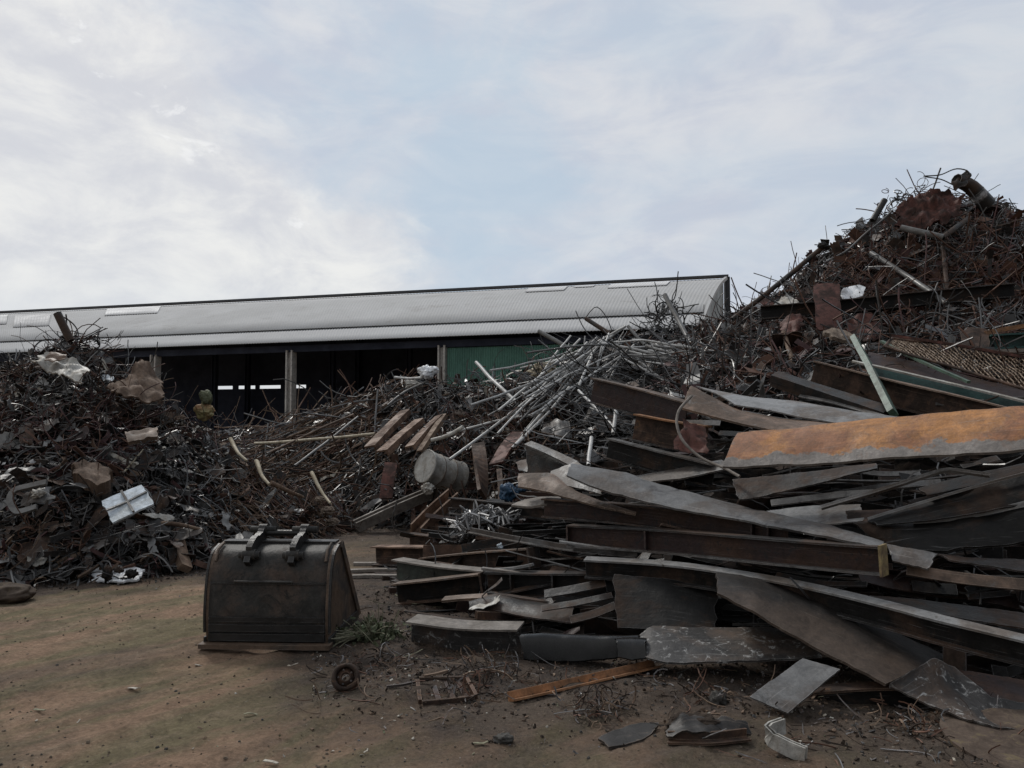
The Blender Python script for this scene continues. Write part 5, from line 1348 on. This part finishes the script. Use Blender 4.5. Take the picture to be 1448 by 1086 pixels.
# torn white panel at the foot
SHIFT[0] = 0
wp = empty('white_panel', P(165, 824, 7.75), 'torn white appliance panel lying at the foot of the left heap', 'appliance panel')
V, Fc, U, S = sheet_geo([P(137, 801, 8.05), P(155, 798, 8.1), P(175, 800, 8.1), P(203, 803, 8.05)], [P(128, 819, 7.9), P(150, 822, 7.85), P(172, 824, 7.78), P(197, 821, 7.85)], 24, 10, .02, .014, .02)
make('panel', V, Fc, M['white'], wp, U, S)
for (x, y, r1, r2) in ((152, 812, .045, .075), (168, 806, .05, .03), (186, 811, .06, .04), (176, 819, .04, .02)):
    V, Fc = blob_geo(P(x, y, 7.84), r1, .03, r2, .4, 2.5, 3); make('torn_hole', V, Fc, M['black'], wp, None, True)
lump('concrete_lump', 'concrete lump', 'brown rounded lump on the ground at the left frame edge', 'soilplate', G(8, 840, .065), .25, .17, .095, amp=.12, sc=1.8, sub=4)
bar('stump', 'branch', 'split branch standing upright in the foot of the left heap', 'sticks', [(250, 752, 8.9), (254, 780, 8.6), (262, 806, 8.35)], box_sec(.13, .08), n=10, wob=.05, twist=30)
GS = 'pale sticks on the left heap'
for lab, pts, r_ in (('pale crooked stick at the right flank of the left heap', [(326, 619, 10.6), (336, 640, 10.3), (349, 650, 10.2)], .03),
    ('straighter pale stick farther down the right flank of the left heap', [(361, 651, 10.6), (370, 668, 10.4), (382, 684, 10.2)], .032),
    ('long brown branch along the lower right flank of the left heap', [(382, 684, 10.3), (405, 694, 10.5), (430, 703, 10.8)], .035),
    ('thin pale branch rising beside the broken block', [(172, 668, 9), (186, 652, 9.2), (198, 638, 9.4)], .014),
    ('pale bent bar lying at the right foot of the left heap', [(440, 668, 11.4), (452, 690, 11.2), (470, 712, 11)], .03),
    ('dark crooked branch low on the left heap right of the white panel', [(205, 742, 8.6), (240, 738, 8.7), (285, 748, 8.8)], .03),
    ('long dark branch lying above the white panel', [(80, 800, 8.0), (130, 782, 8.2), (170, 776, 8.35), (215, 786, 8.25)], .035),
    ('brown branch fork lying left of the white panel', [(62, 815, 7.9), (90, 800, 8), (112, 780, 8.2)], .025)):
    pipe('branch', 'stick', lab, 'sticks' if 'pale' not in lab else 'cream', pts, r_, GS, n=12, wob=.06, hollow=False, sides=7, r1=r_ * .6)
plate('torn_sheet', 'sheet metal', 'tan board tilted at the lower left frame edge of the left heap', 'tan',
      [(0, 793, 8.0), (18, 786, 8.1), (36, 778, 8.2)], [(0, 799, 7.95), (18, 794, 8.0), (38, 783, 8.1)], None, t=.02, n=8, warp=.02)
plate('torn_sheet', 'sheet metal', 'small teal and white scrap beside the brown rumpled sheet', 'bluewhite',
      [(142, 530, 10.3), (152, 527, 10.3), (160, 531, 10.3)], [(145, 536, 10.2), (153, 537, 10.2), (160, 536, 10.2)], None, t=.008, warp=.04, n=8)
for (x, y, s, lab) in ((462, 722, .1, 'upper pale rubble lump at the right foot of the left heap'), (452, 706, .07, 'smaller pale rubble lump higher on the right foot of the left heap'), (470, 738, .09, 'lowest pale rubble lump where the left heap meets bare ground')):
    lump('rubble_block', 'rubble', lab, 'concrete', P(x, y, 11.3), s, s * .8, s * .6, 'rubble at the right foot of the left heap', amp=.3, sub=3, smooth=False)

# loose sheets lying among the wire
def loose_sheets(loft, n, vmax, mats, label, group, smin, smax, xr):
    k_ = 0
    while k_ < n:
        u, v = random.random(), random.uniform(.04, vmax); p = loft.at(u, v); k = loft.nrm(u, v); x, y = proj(p)
        if not xr[0] < x < xr[1]: continue
        k_ += 1
        d = rdir(k, Vector((1, 0, 0)), .5, .2); w = k.cross(d).normalized(); a_, b_ = random.uniform(smin, smax), random.uniform(smin, smax) * .55
        q = p + k * random.uniform(.08, .14); c_ = k * random.gauss(0, .12) * a_
        top = [q - d * a_ + w * b_ * random.uniform(.6, 1.1), q + w * b_ + c_, q + d * a_ + w * b_ * random.uniform(.5, 1.1)]
        bot = [q - d * a_ * random.uniform(.7, 1) - w * b_, q - w * b_ * random.uniform(.8, 1.1) + c_, q + d * a_ * random.uniform(.7, 1.1) - w * b_ * random.uniform(.5, 1)]
        V, Fc, U, S = sheet_geo(top, bot, 12, 7, .008, .02, .03)
        o = make('torn_sheet', V, Fc, M[random.choice(mats)], None, U, S); tag(o, label, 'sheet metal', group)
loose_sheets(left_heap, 60, .7, ('dark', 'dark', 'grey', 'dirtywhite', 'black', 'cardboard', 'paintpipe', 'maroon', 'grey', 'dark'), 'small torn sheet lying among the wire of the left heap', 'torn sheets in the left heap', .06, .2, (-20, 420))
loose_sheets(mid_heap, 26, .66, ('dark', 'rust', 'grey', 'maroon', 'redrust', 'dark'), 'torn sheet wedged among the rods of the middle heap', 'torn sheets in the middle heap', .12, .34, (480, 1080))
loose_sheets(right_heap, 34, .74, ('dark', 'rust', 'dark', 'maroon', 'redrust', 'black'), 'torn dark sheet caught in the tall right heap', 'torn sheets in the tall right heap', .15, .5, (1050, 1447))
# ================================================================== yard floor
SHIFT[0] = 0
def near_foot0(x, y): return min((q.x - x) ** 2 + (q.y - y) ** 2 for q in foot) ** .5
for (x0, x1, y, lab) in ((494, 560, 806, 'front pale worn board lying on the dirt behind the bucket'), (498, 562, 815, 'second worn board lying on the dirt behind the bucket'), (500, 556, 797, 'rear grey worn board lying on the dirt behind the bucket')):
    a_, b2 = G(x0, y, .02), G(x1, y - 1, .02)
    bar('board', 'board', lab, 'plank', [a_, a_.lerp(b2, .5), b2], box_sec(.075, .03), 'worn boards behind the bucket', n=8, wob=.02, world=True)
# rusty ring / hub
hub = empty('wheel_hub', G(485, 982), 'small round rusty hub lying on the dirt in front of the bucket', 'hub')
hc = G(485, 982) + Vector((0, .07, .068)); an0 = Vector((.1, -.86, .5)).normalized()
s1 = an0.cross(Vector((0, 0, 1))).normalized(); s2 = s1.cross(an0)
def ringm(name, prof, m, nk=26, closed=True):
    V = []; Fc = []
    for (r, z) in prof:
        for k in range(nk):
            t = 6.2832 * k / nk; j = 1 + .05 * nz((math.cos(t) * 2, math.sin(t) * 2, r * 30), 1.5, 6)
            V.append(hc + (s1 * math.cos(t) + s2 * math.sin(t)) * (r * j) + an0 * z)
    n_ = len(prof)
    for i in range(n_ if closed else n_ - 1):
        i2 = (i + 1) % n_
        for k in range(nk): k2 = (k+1) % nk; Fc.append((i*nk+k, i*nk+k2, i2*nk+k2, i2*nk+k))
    return make(name, V, Fc, M[m], hub, None, True)
ringm('rim', [(.082, -.035), (.086, 0), (.078, .03), (.064, .034), (.056, .02), (.056, -.035)], 'rust')
ringm('hub_flange', [(.054, -.012), (.054, .004), (.03, .02), (.026, .026), (.024, -.012)], 'rust')
for k in range(5):
    t = 6.2832 * k / 5; V, Fc = blob_geo(hc + (s1 * math.cos(t) + s2 * math.sin(t)) * .042 + an0 * .014, .007, .007, .007, .1, 1, 2); make('bolt', V, Fc, M['dark'], hub, None, True)
# trodden scrap along the foot of the stack
T = Tangle(['soil', 'rust', 'dark', 'sticks', 'litter', 'stone', 'wirerust', 'wiregrey'])
for i in range(2600):
    px = random.uniform(440, 1448); ymid = 905 + max(0, px - 900) * .19; py = random.gauss(ymid + 35, 38)
    if py > 1084 or py < 880: continue
    g_ = G(px, py); s_ = random.uniform(.004, .018)
    T.flake(g_ + Vector((0, 0, s_ * .4)), Vector((random.gauss(0,.5), random.gauss(0,.5), 1)).normalized(), Vector((random.gauss(0,1), random.gauss(0,1), 0)), s_ * random.uniform(1, 2.6), s_, random.choice(('soil', 'rust', 'dark', 'soil', 'sticks', 'stone', 'soil')) if random.random() < .96 else 'litter', .6, s_ * .4)
for i in range(420):
    px = random.uniform(440, 1440); py = random.gauss(915 + max(0, px - 900) * .19 + 40, 36)
    if py > 1080 or py < 890: continue
    T.strand(G(px, py) + Vector((0, 0, .008)), Vector((random.gauss(0,1), random.gauss(0,.6), .04)), random.uniform(.04, .25), random.uniform(.0015, .0045), random.choice(('dark', 'sticks', 'wirerust', 'soil', 'wiregrey')), .3, 6, jit=.2)
for cx_, cy_, n_ in ((690, 950, 60), (845, 1005, 90), (1300, 1030, 60), (660, 975, 40), (1010, 985, 40), (540, 935, 60)):
    for i in range(n_):
        g_ = G(random.gauss(cx_, 22), random.gauss(cy_, 8))
        T.strand(g_ + Vector((0, 0, random.uniform(.0, .03))), Vector((random.gauss(0,1), random.gauss(0,1), .2)), random.uniform(.05, .2), random.uniform(.002, .006), random.choice(('soil', 'wirerust', 'sticks', 'dark', 'soil')), .5, 7, jit=.3)
T.build('scrap_crumbs', 'rusty crumbs and bent wire trodden into the dirt before the stack')
# loose gravel
T = Tangle(['gravel', 'soil', 'stone', 'litter'])
for i in range(6000):
    y = 2.9 + 8.5 * random.random() ** 1.7; x = random.uniform(-.72, .5) * y * 1.05
    if near_foot0(x, y) < .05: continue
    if nz((x, y, 0), 1.3, 17) < random.uniform(-.5, .35): continue
    s_ = random.uniform(.003, .0095) * random.uniform(.7, 1.3); p = Vector((x, y, gz(x, y) + s_ * .2)); b0 = len(T.V)
    a = random.uniform(0, 6.28)
    for k in range(5): T.V.append(p + Vector((math.cos(a + k * 1.257) * s_ * random.uniform(.7, 1.3), math.sin(a + k * 1.257) * s_ * random.uniform(.7, 1.3), -.002)))
    for k in range(5): T.V.append(p + Vector((math.cos(a + k * 1.257) * s_ * .6, math.sin(a + k * 1.257) * s_ * .6, s_ * random.uniform(.3, .7))))
    for k in range(5):
        k2 = (k + 1) % 5; T.F.append((b0 + k, b0 + k2, b0 + 5 + k2, b0 + 5 + k))
    T.F.append(tuple(b0 + 5 + k for k in range(5)))
    T.MI += [T.ix[random.choice(('gravel', 'gravel', 'gravel', 'soil', 'gravel', 'gravel', 'gravel', 'stone') if random.random() < .985 else ('litter',))]] * 6
T.build('gravel', 'loose gravel and crumbs of soil spread over the dirt yard', 'gravel')
# rectangular rusty frame
fr = empty('rusty_grate', G(632, 978), 'rusty rectangular frame half sunk in the dirt before the low beam', 'frame')
q = [G(590, 968), G(594, 991), G(674, 985), G(660, 963)]
for i in range(4):
    a_, b2 = q[i], q[(i + 1) % 4]; dd = (b2 - a_).normalized() * .012
    V, Fc, U = sweep_geo(wpath([a_ + Vector((0, 0, .010)) + dd, b2 + Vector((0, 0, .012)) - dd], 8, True, .006, i), box_sec(.022, .035)); make('frame_bar', V, Fc, M['rust'], fr, U)
for t in (.3, .55, .78):
    a_ = q[0].lerp(q[3], t); b2 = q[1].lerp(q[2], t + .05)
    V, Fc, U = sweep_geo(wpath([a_ + Vector((0, 0, .004)), b2 + Vector((0, 0, .004))], 6, True, .012, int(t * 10)), box_sec(.03, .012)); make('slat', V, Fc, M['maroon'], fr, U)
bar('flat_bar', 'flat bar', 'thin twig-like strip on the dirt behind the rusty frame', 'sticks', [G(600, 962, .02), G(618, 957, .025), G(634, 953, .02)], box_sec(.018, .014), n=8, wob=.01, world=True)
bar('flat_bar', 'flat bar', 'dark rod lying left of the rusty frame', 'dark', [G(548, 974, .012), G(570, 972, .014), G(588, 970, .014)], box_sec(.014, .014), n=8, wob=.01, world=True)
# rusted debris tray by the foreground
tr = empty('rusty_tray', G(1000, 1040), 'broken rusty tray heaped with dirt in the foreground', 'tray')
V, Fc, U = sweep_geo(wpath([G(944, 1042, .03), G(1000, 1047, .032), G(1058, 1036, .035)], 12, True, .008, 3), L_sec(.05, .05, .012)); make('front_lip', V, Fc, M['rust'], tr, U)
V, Fc, U, S = sheet_geo([G(945, 1028, .05), G(975, 1012, .08), G(1010, 1010, .1), G(1050, 1024, .05)], [G(944, 1042, .03), G(980, 1044, .035), G(1020, 1042, .035), G(1056, 1035, .03)], 20, 10, .012, .03, .02); make('pan', V, Fc, M['brownplate'], tr, U, S)
V, Fc = blob_geo(G(982, 1026, .04), .14, .09, .05, .22, 2, 4); make('dirt', V, Fc, M['soil'], tr)
plate('steel_plate', 'steel plate', 'flat rusty plate half buried in dirt left of the rusty tray', 'brownplate', [(846, 1044, 4.03), (870, 1030, 4.13), (905, 1022, 4.2), (930, 1022, 4.2)], [(862, 1056, 3.9), (885, 1052, 3.94), (905, 1046, 3.98), (925, 1034, 4.08)], None, t=.012, warp=.008, n=14)
lump('flat_stone', 'stone', 'small dark flat stone on the dirt in the foreground', 'stone', G(712, 1046, .012), .05, .035, .025, amp=.25, sub=3)
lump('flat_stone', 'stone', 'dark scrap lump on the dirt beside the blue-grey plate', 'stone', G(1016, 988, .02), .05, .05, .05, amp=.4, sub=3)
# weed beside the bucket
wd_ = empty('weed_clump', G(528, 905), 'grey-green weed clump with dead stalks beside the bucket', 'weed')
wc = G(528, 903)
Tl = Tangle(['leaf', 'stem'])
for i in range(300):
    p = wc + Vector((random.gauss(0, .1), random.gauss(0, .08), random.uniform(.0, .16) * max(.2, random.random())))
    k = Vector((random.gauss(0, .5), random.gauss(-.3, .5), random.uniform(.1, 1))).normalized()
    Tl.flake(p, k, Vector((random.gauss(0, 1), random.gauss(0, 1), random.gauss(.2, .6))), random.uniform(.03, .08), random.uniform(.012, .03), 'leaf', .5, .002)
make('leaves', Tl.V, Tl.F, [M['leaf'], M['stem']], wd_, None, None, Tl.MI)
Tl = Tangle(['leaf', 'stem'])
for i in range(46):
    p = wc + Vector((random.gauss(0, .07), random.gauss(0, .06), .01)); Tl.strand(p, Vector((random.gauss(0, .5), random.gauss(0, .5), .8)), random.uniform(.1, .24), .0035, 'stem', .2, 6)
for i in range(60):
    p = wc + Vector((random.uniform(-.14, .0), random.gauss(-.02, .04), .05)); Tl.strand(p, Vector((-.8, -.5, -.05 + random.gauss(0, .06))), random.uniform(.15, .32), .0035, 'stem', .06, 6, jit=.06)
make('stalks', Tl.V, Tl.F, [M['leaf'], M['stem']], wd_, None, None, Tl.MI)

# ================================================================== excavator bucket
O = G(292, 917); ex = (G(462, 919) - O); ex.z = 0; BW = ex.length; ex.normalize(); ey = Vector((-ex.y, ex.x, 0))
bk = empty('excavator_bucket', O + ex * BW / 2 + ey * .4, 'big blackened excavator bucket standing face down on the dirt', 'excavator bucket')
def B(x, y, z): return O + ex * x + ey * y + Vector((0, 0, z))
prof = catmull([Vector((0, .015, .03)), Vector((0, .0, .12)), Vector((0, -.006, .24)), Vector((0, .002, .36)), Vector((0, .018, .47)), Vector((0, .05, .575)), Vector((0, .11, .655)), Vector((0, .235, .70))], 22)
def bshell(x0, x1, dy=0, t=.02, nx=16):
    V = []; U = []; Fc = []
    for i in range(nx + 1):
        for p in prof:
            x = x0 + (x1 - x0) * i / nx; d = .006 * nz((x, p.y, p.z), 4, 3)
            V.append(B(x, p.y + dy + d, p.z))
    n = len(prof); o = len(V)
    for i in range(nx + 1):
        for p in prof: V.append(B(x0 + (x1 - x0) * i / nx, p.y + dy + t, p.z - t * .3))
    for i in range(nx):
        for j in range(n - 1):
            a = i * n + j; Fc.append((a, a + n, a + n + 1, a + 1)); Fc.append((o + a, o + a + 1, o + a + n + 1, o + a + n))
    for j in range(n - 1):
        Fc.append((j, j + 1, o + j + 1, o + j)); a = nx * n + j; Fc.append((a, o + a, o + a + 1, a + 1))
    for i in range(nx):
        a = i * n + n - 1; Fc.append((a, a + n, o + a + n, o + a))
    return V, Fc
V, Fc = bshell(.012, BW - .012); make('shell', V, Fc, M['bucket'], bk, None, True)
RT, RB = Vector((0, .33, .705)), Vector((0, .93, .02))
for x0, x1 in ((-.008, .012), (BW - .012, BW + .008)):
    ol = [(p.y + .002, p.z) for p in prof] + [(RT.y, RT.z), (RB.y, RB.z), (.9, .015), (.02, .015)]
    V = [B(x0, y, z) for y, z in ol] + [B(x1, y, z) for y, z in ol]; n = len(ol)
    Fc = [tuple(range(n)), tuple(range(n, 2 * n))[::-1]] + [(i, n + i, n + (i + 1) % n, (i + 1) % n) for i in range(n)]
    make('side_plate', V, Fc, M['bucketrust'], bk)
    xs = (x0 - .016, x0 - .001) if x0 < .1 else (x1 + .001, x1 + .016)
    # wear strip along the mouth edge and along the foot
    def strip(nm_, pts, mm, dz=0):
        V = [B(xs[0], y, z) for y, z in pts] + [B(xs[1], y, z) for y, z in pts]; n = len(pts)
        make(nm_, V, [tuple(range(n)), tuple(range(n, 2*n))[::-1]] + [(i, n + i, n + (i+1) % n, (i+1) % n) for i in range(n)], M[mm], bk)
    strip('rim_strip', [(.335, .715), (.945, .02), (.86, .02), (.30, .665)], 'bucketrust')
    strip('foot_strip', [(.0, .0), (.86, .0), (.85, .075), (.0, .07)], 'bucketblack')
    strip('edge_strip', [(p.y - .008, p.z) for p in prof[2:]] + [(p.y + .022, p.z - .008) for p in prof[:1:-1]], 'bucketblack')
V, Fc = boxgeo(0, 1, 0, 1, 0, 1); V = [B(-.035 + x * (BW + .07), -.065 + y * .1, .004 + z * .032) for x, y, z in V]; make('cutting_edge', V, Fc, M['bucketrust'], bk)
for z, hh, dd in ((.075, .05, .028), (.14, .05, .024), (.20, .035, .02)):
    V, Fc, U = sweep_geo([B(.016, -.012 , z), B(BW / 2, -.014, z), B(BW - .016, -.012, z)], [(-dd, -hh/2), (.004, -hh/2), (.004, hh/2), (-dd * .7, hh/2)] if True else None)
    make('wear_bar', V, Fc, M['bucketblack'], bk, U)
V, Fc, U = sweep_geo([B(.016, .012, .45), B(BW - .016, .012, .45)], box_sec(.014, .012)); make('weld_seam', V, Fc, M['bucketblack'], bk, U)
V, Fc, U = sweep_geo([B(.01, .29, .70), B(BW - .01, .29, .70)], box_sec(.11, .035)); make('top_beam', V, Fc, M['bucketblack'], bk, U)
V, Fc, S = tube_geo([B(.2, -.02, .468), B(.3, -.035, .47), B(.45, -.03, .468), B(.62, -.02, .466)], .010, 8, False); make('bar', V, Fc, M['bucket'], bk, None, S)
for lx in (.28, .60):
    path = catmull([Vector((0, .015, .585)), Vector((0, .05, .63)), Vector((0, .12, .685)), Vector((0, .21, .71)), Vector((0, .29, .745)), Vector((0, .335, .80))], 18)
    wdt = [.06, .115, .12, .1, .085, .075]
    V = []; Fc = []
    for sx_ in (-.022, .022):
        for side in (-1, 1):
            for i, p in enumerate(path):
                t = (path[min(i+1, 17)] - path[max(i-1, 0)]).normalized(); nrm = Vector((0, -t.z, t.y))
                w = wdt[min(5, int(i / 3.2))] * .5 * 1.15; q_ = p + nrm * (w * side); V.append(B(lx + sx_, q_.y, q_.z))
    n = 18
    for i in range(n - 1):
        Fc += [(i, i+1, n+i+1, n+i), (2*n+i, 3*n+i, 3*n+i+1, 2*n+i+1), (i, 2*n+i, 2*n+i+1, i+1), (n+i, n+i+1, 3*n+i+1, 3*n+i)]
    Fc += [(0, n, 3*n, 2*n), (n-1, 3*n-1, 4*n-1, 2*n-1)]
    lug = make('lifting_lug', V, Fc, M['bucketblack'], bk)
    V, Fc, S = tube_geo([B(lx - .045, .055, .645), B(lx + .045, .055, .645)], .04, 16, True, .35); o_ = make('boss', V, Fc, M['bucket'], lug, None, S)
    V, Fc, S = tube_geo([B(lx - .03, .335, .79), B(lx + .03, .335, .79)], .042, 16, True, .4); make('boss', V, Fc, M['bucket'], lug, None, S)
V, Fc, S = tube_geo([B(.305, .33, .765), B(.575, .33, .765)], .024, 14, False); make('cross_tube', V, Fc, M['bucketblack'], bk, None, S)
for x_ in (.03, BW - .03):
    V, Fc, S = tube_geo([B(x_, .055, .60), B(x_, .10, .675), B(x_, .20, .71)], .011, 6, False); make('hook', V, Fc, M['bucketrust'], bk, None, S)

# ================================================================== litter on the yard
T = Tangle(['litter', 'soil', 'rust', 'dark', 'leaf', 'stem', 'sticks', 'stone'])
def near_foot(x, y): return min((q.x - x) ** 2 + (q.y - y) ** 2 for q in foot) ** .5
cnt = 0
while cnt < 8000:
    x, y = random.uniform(-5.2, 4.0), random.uniform(2.9, 12.5)
    dm = near_foot(x, y)
    if random.random() > (.006 + .994 * math.exp(-dm / (.5 if x > -1.3 else .3))): continue
    cnt += 1
    m = random.choice(('soil', 'soil', 'rust', 'dark', 'sticks', 'soil', 'stone', 'soil', 'dark')) if random.random() < .965 else random.choice(('litter', 'leaf', 'stem'))
    s = random.uniform(.003, .013) * (1.9 if dm < .35 else 1)
    T.flake(Vector((x, y, gz(x, y) + s * .25)), Vector((random.gauss(0,.4), random.gauss(0,.4), 1)).normalized(), Vector((random.gauss(0,1), random.gauss(0,1), 0)), s * random.uniform(1, 2.2), s, m, .6, s * .3)
for i in range(45):
    g_ = G(random.choice((random.gauss(560, 60), random.gauss(480, 90), random.uniform(20, 900))), random.uniform(925, 1080)); s = random.uniform(.004, .014)
    T.flake(g_ + Vector((0, 0, .008)), Vector((random.gauss(0,.3), random.gauss(0,.3), 1)).normalized(), Vector((random.gauss(0,1), random.gauss(0,1), 0)), s * 1.8, s, random.choice(('litter', 'litter', 'leaf', 'stem', 'sticks')), .4, .003)
for i in range(150):
    x, y = random.uniform(-2.2, 3.2), random.uniform(3.4, 8.5)
    if near_foot(x, y) > .9: continue
    T.strand(Vector((x, y, gz(x, y) + .012)), Vector((random.gauss(0,1), random.gauss(0,.6), .06)), random.uniform(.08, .35), random.uniform(.002, .005), random.choice(('dark', 'sticks', 'rust', 'stem')), .15, 6, jit=.15)
T.build('litter', 'chips, soil crumbs and small scrap scattered over the dirt', 'litter')
for (x, y, lab) in ((284, 933, 'pale flake on the dirt in front of the bucket'), (414, 941, 'pale torn scrap right in front of the bucket'), (355, 1003, 'small yellow stick on the dirt in the left foreground'), (190, 973, 'pale sliver on the dirt left of centre foreground'), (680, 1052, 'pale twig on the dirt at the bottom of the foreground'), (383, 1072, 'pale leaf at the bottom edge of the foreground'), (56, 1005, 'yellow-brown leaf at the left foreground')):
    g_ = G(x, y, .014); a = random.uniform(-.4, .4)
    t_ = Tangle(['litter', 'stem']); t_.flake(g_, Vector((0, 0, 1)), Vector((math.cos(a), math.sin(a), 0)), .075, .02, 'stem' if 'yellow' in lab or 'twig' in lab else 'litter', .25, .004)
    tag(make('scrap_flake', t_.V, t_.F, [M['litter'], M['stem']], None, None, None, t_.MI), lab, 'scrap flake')
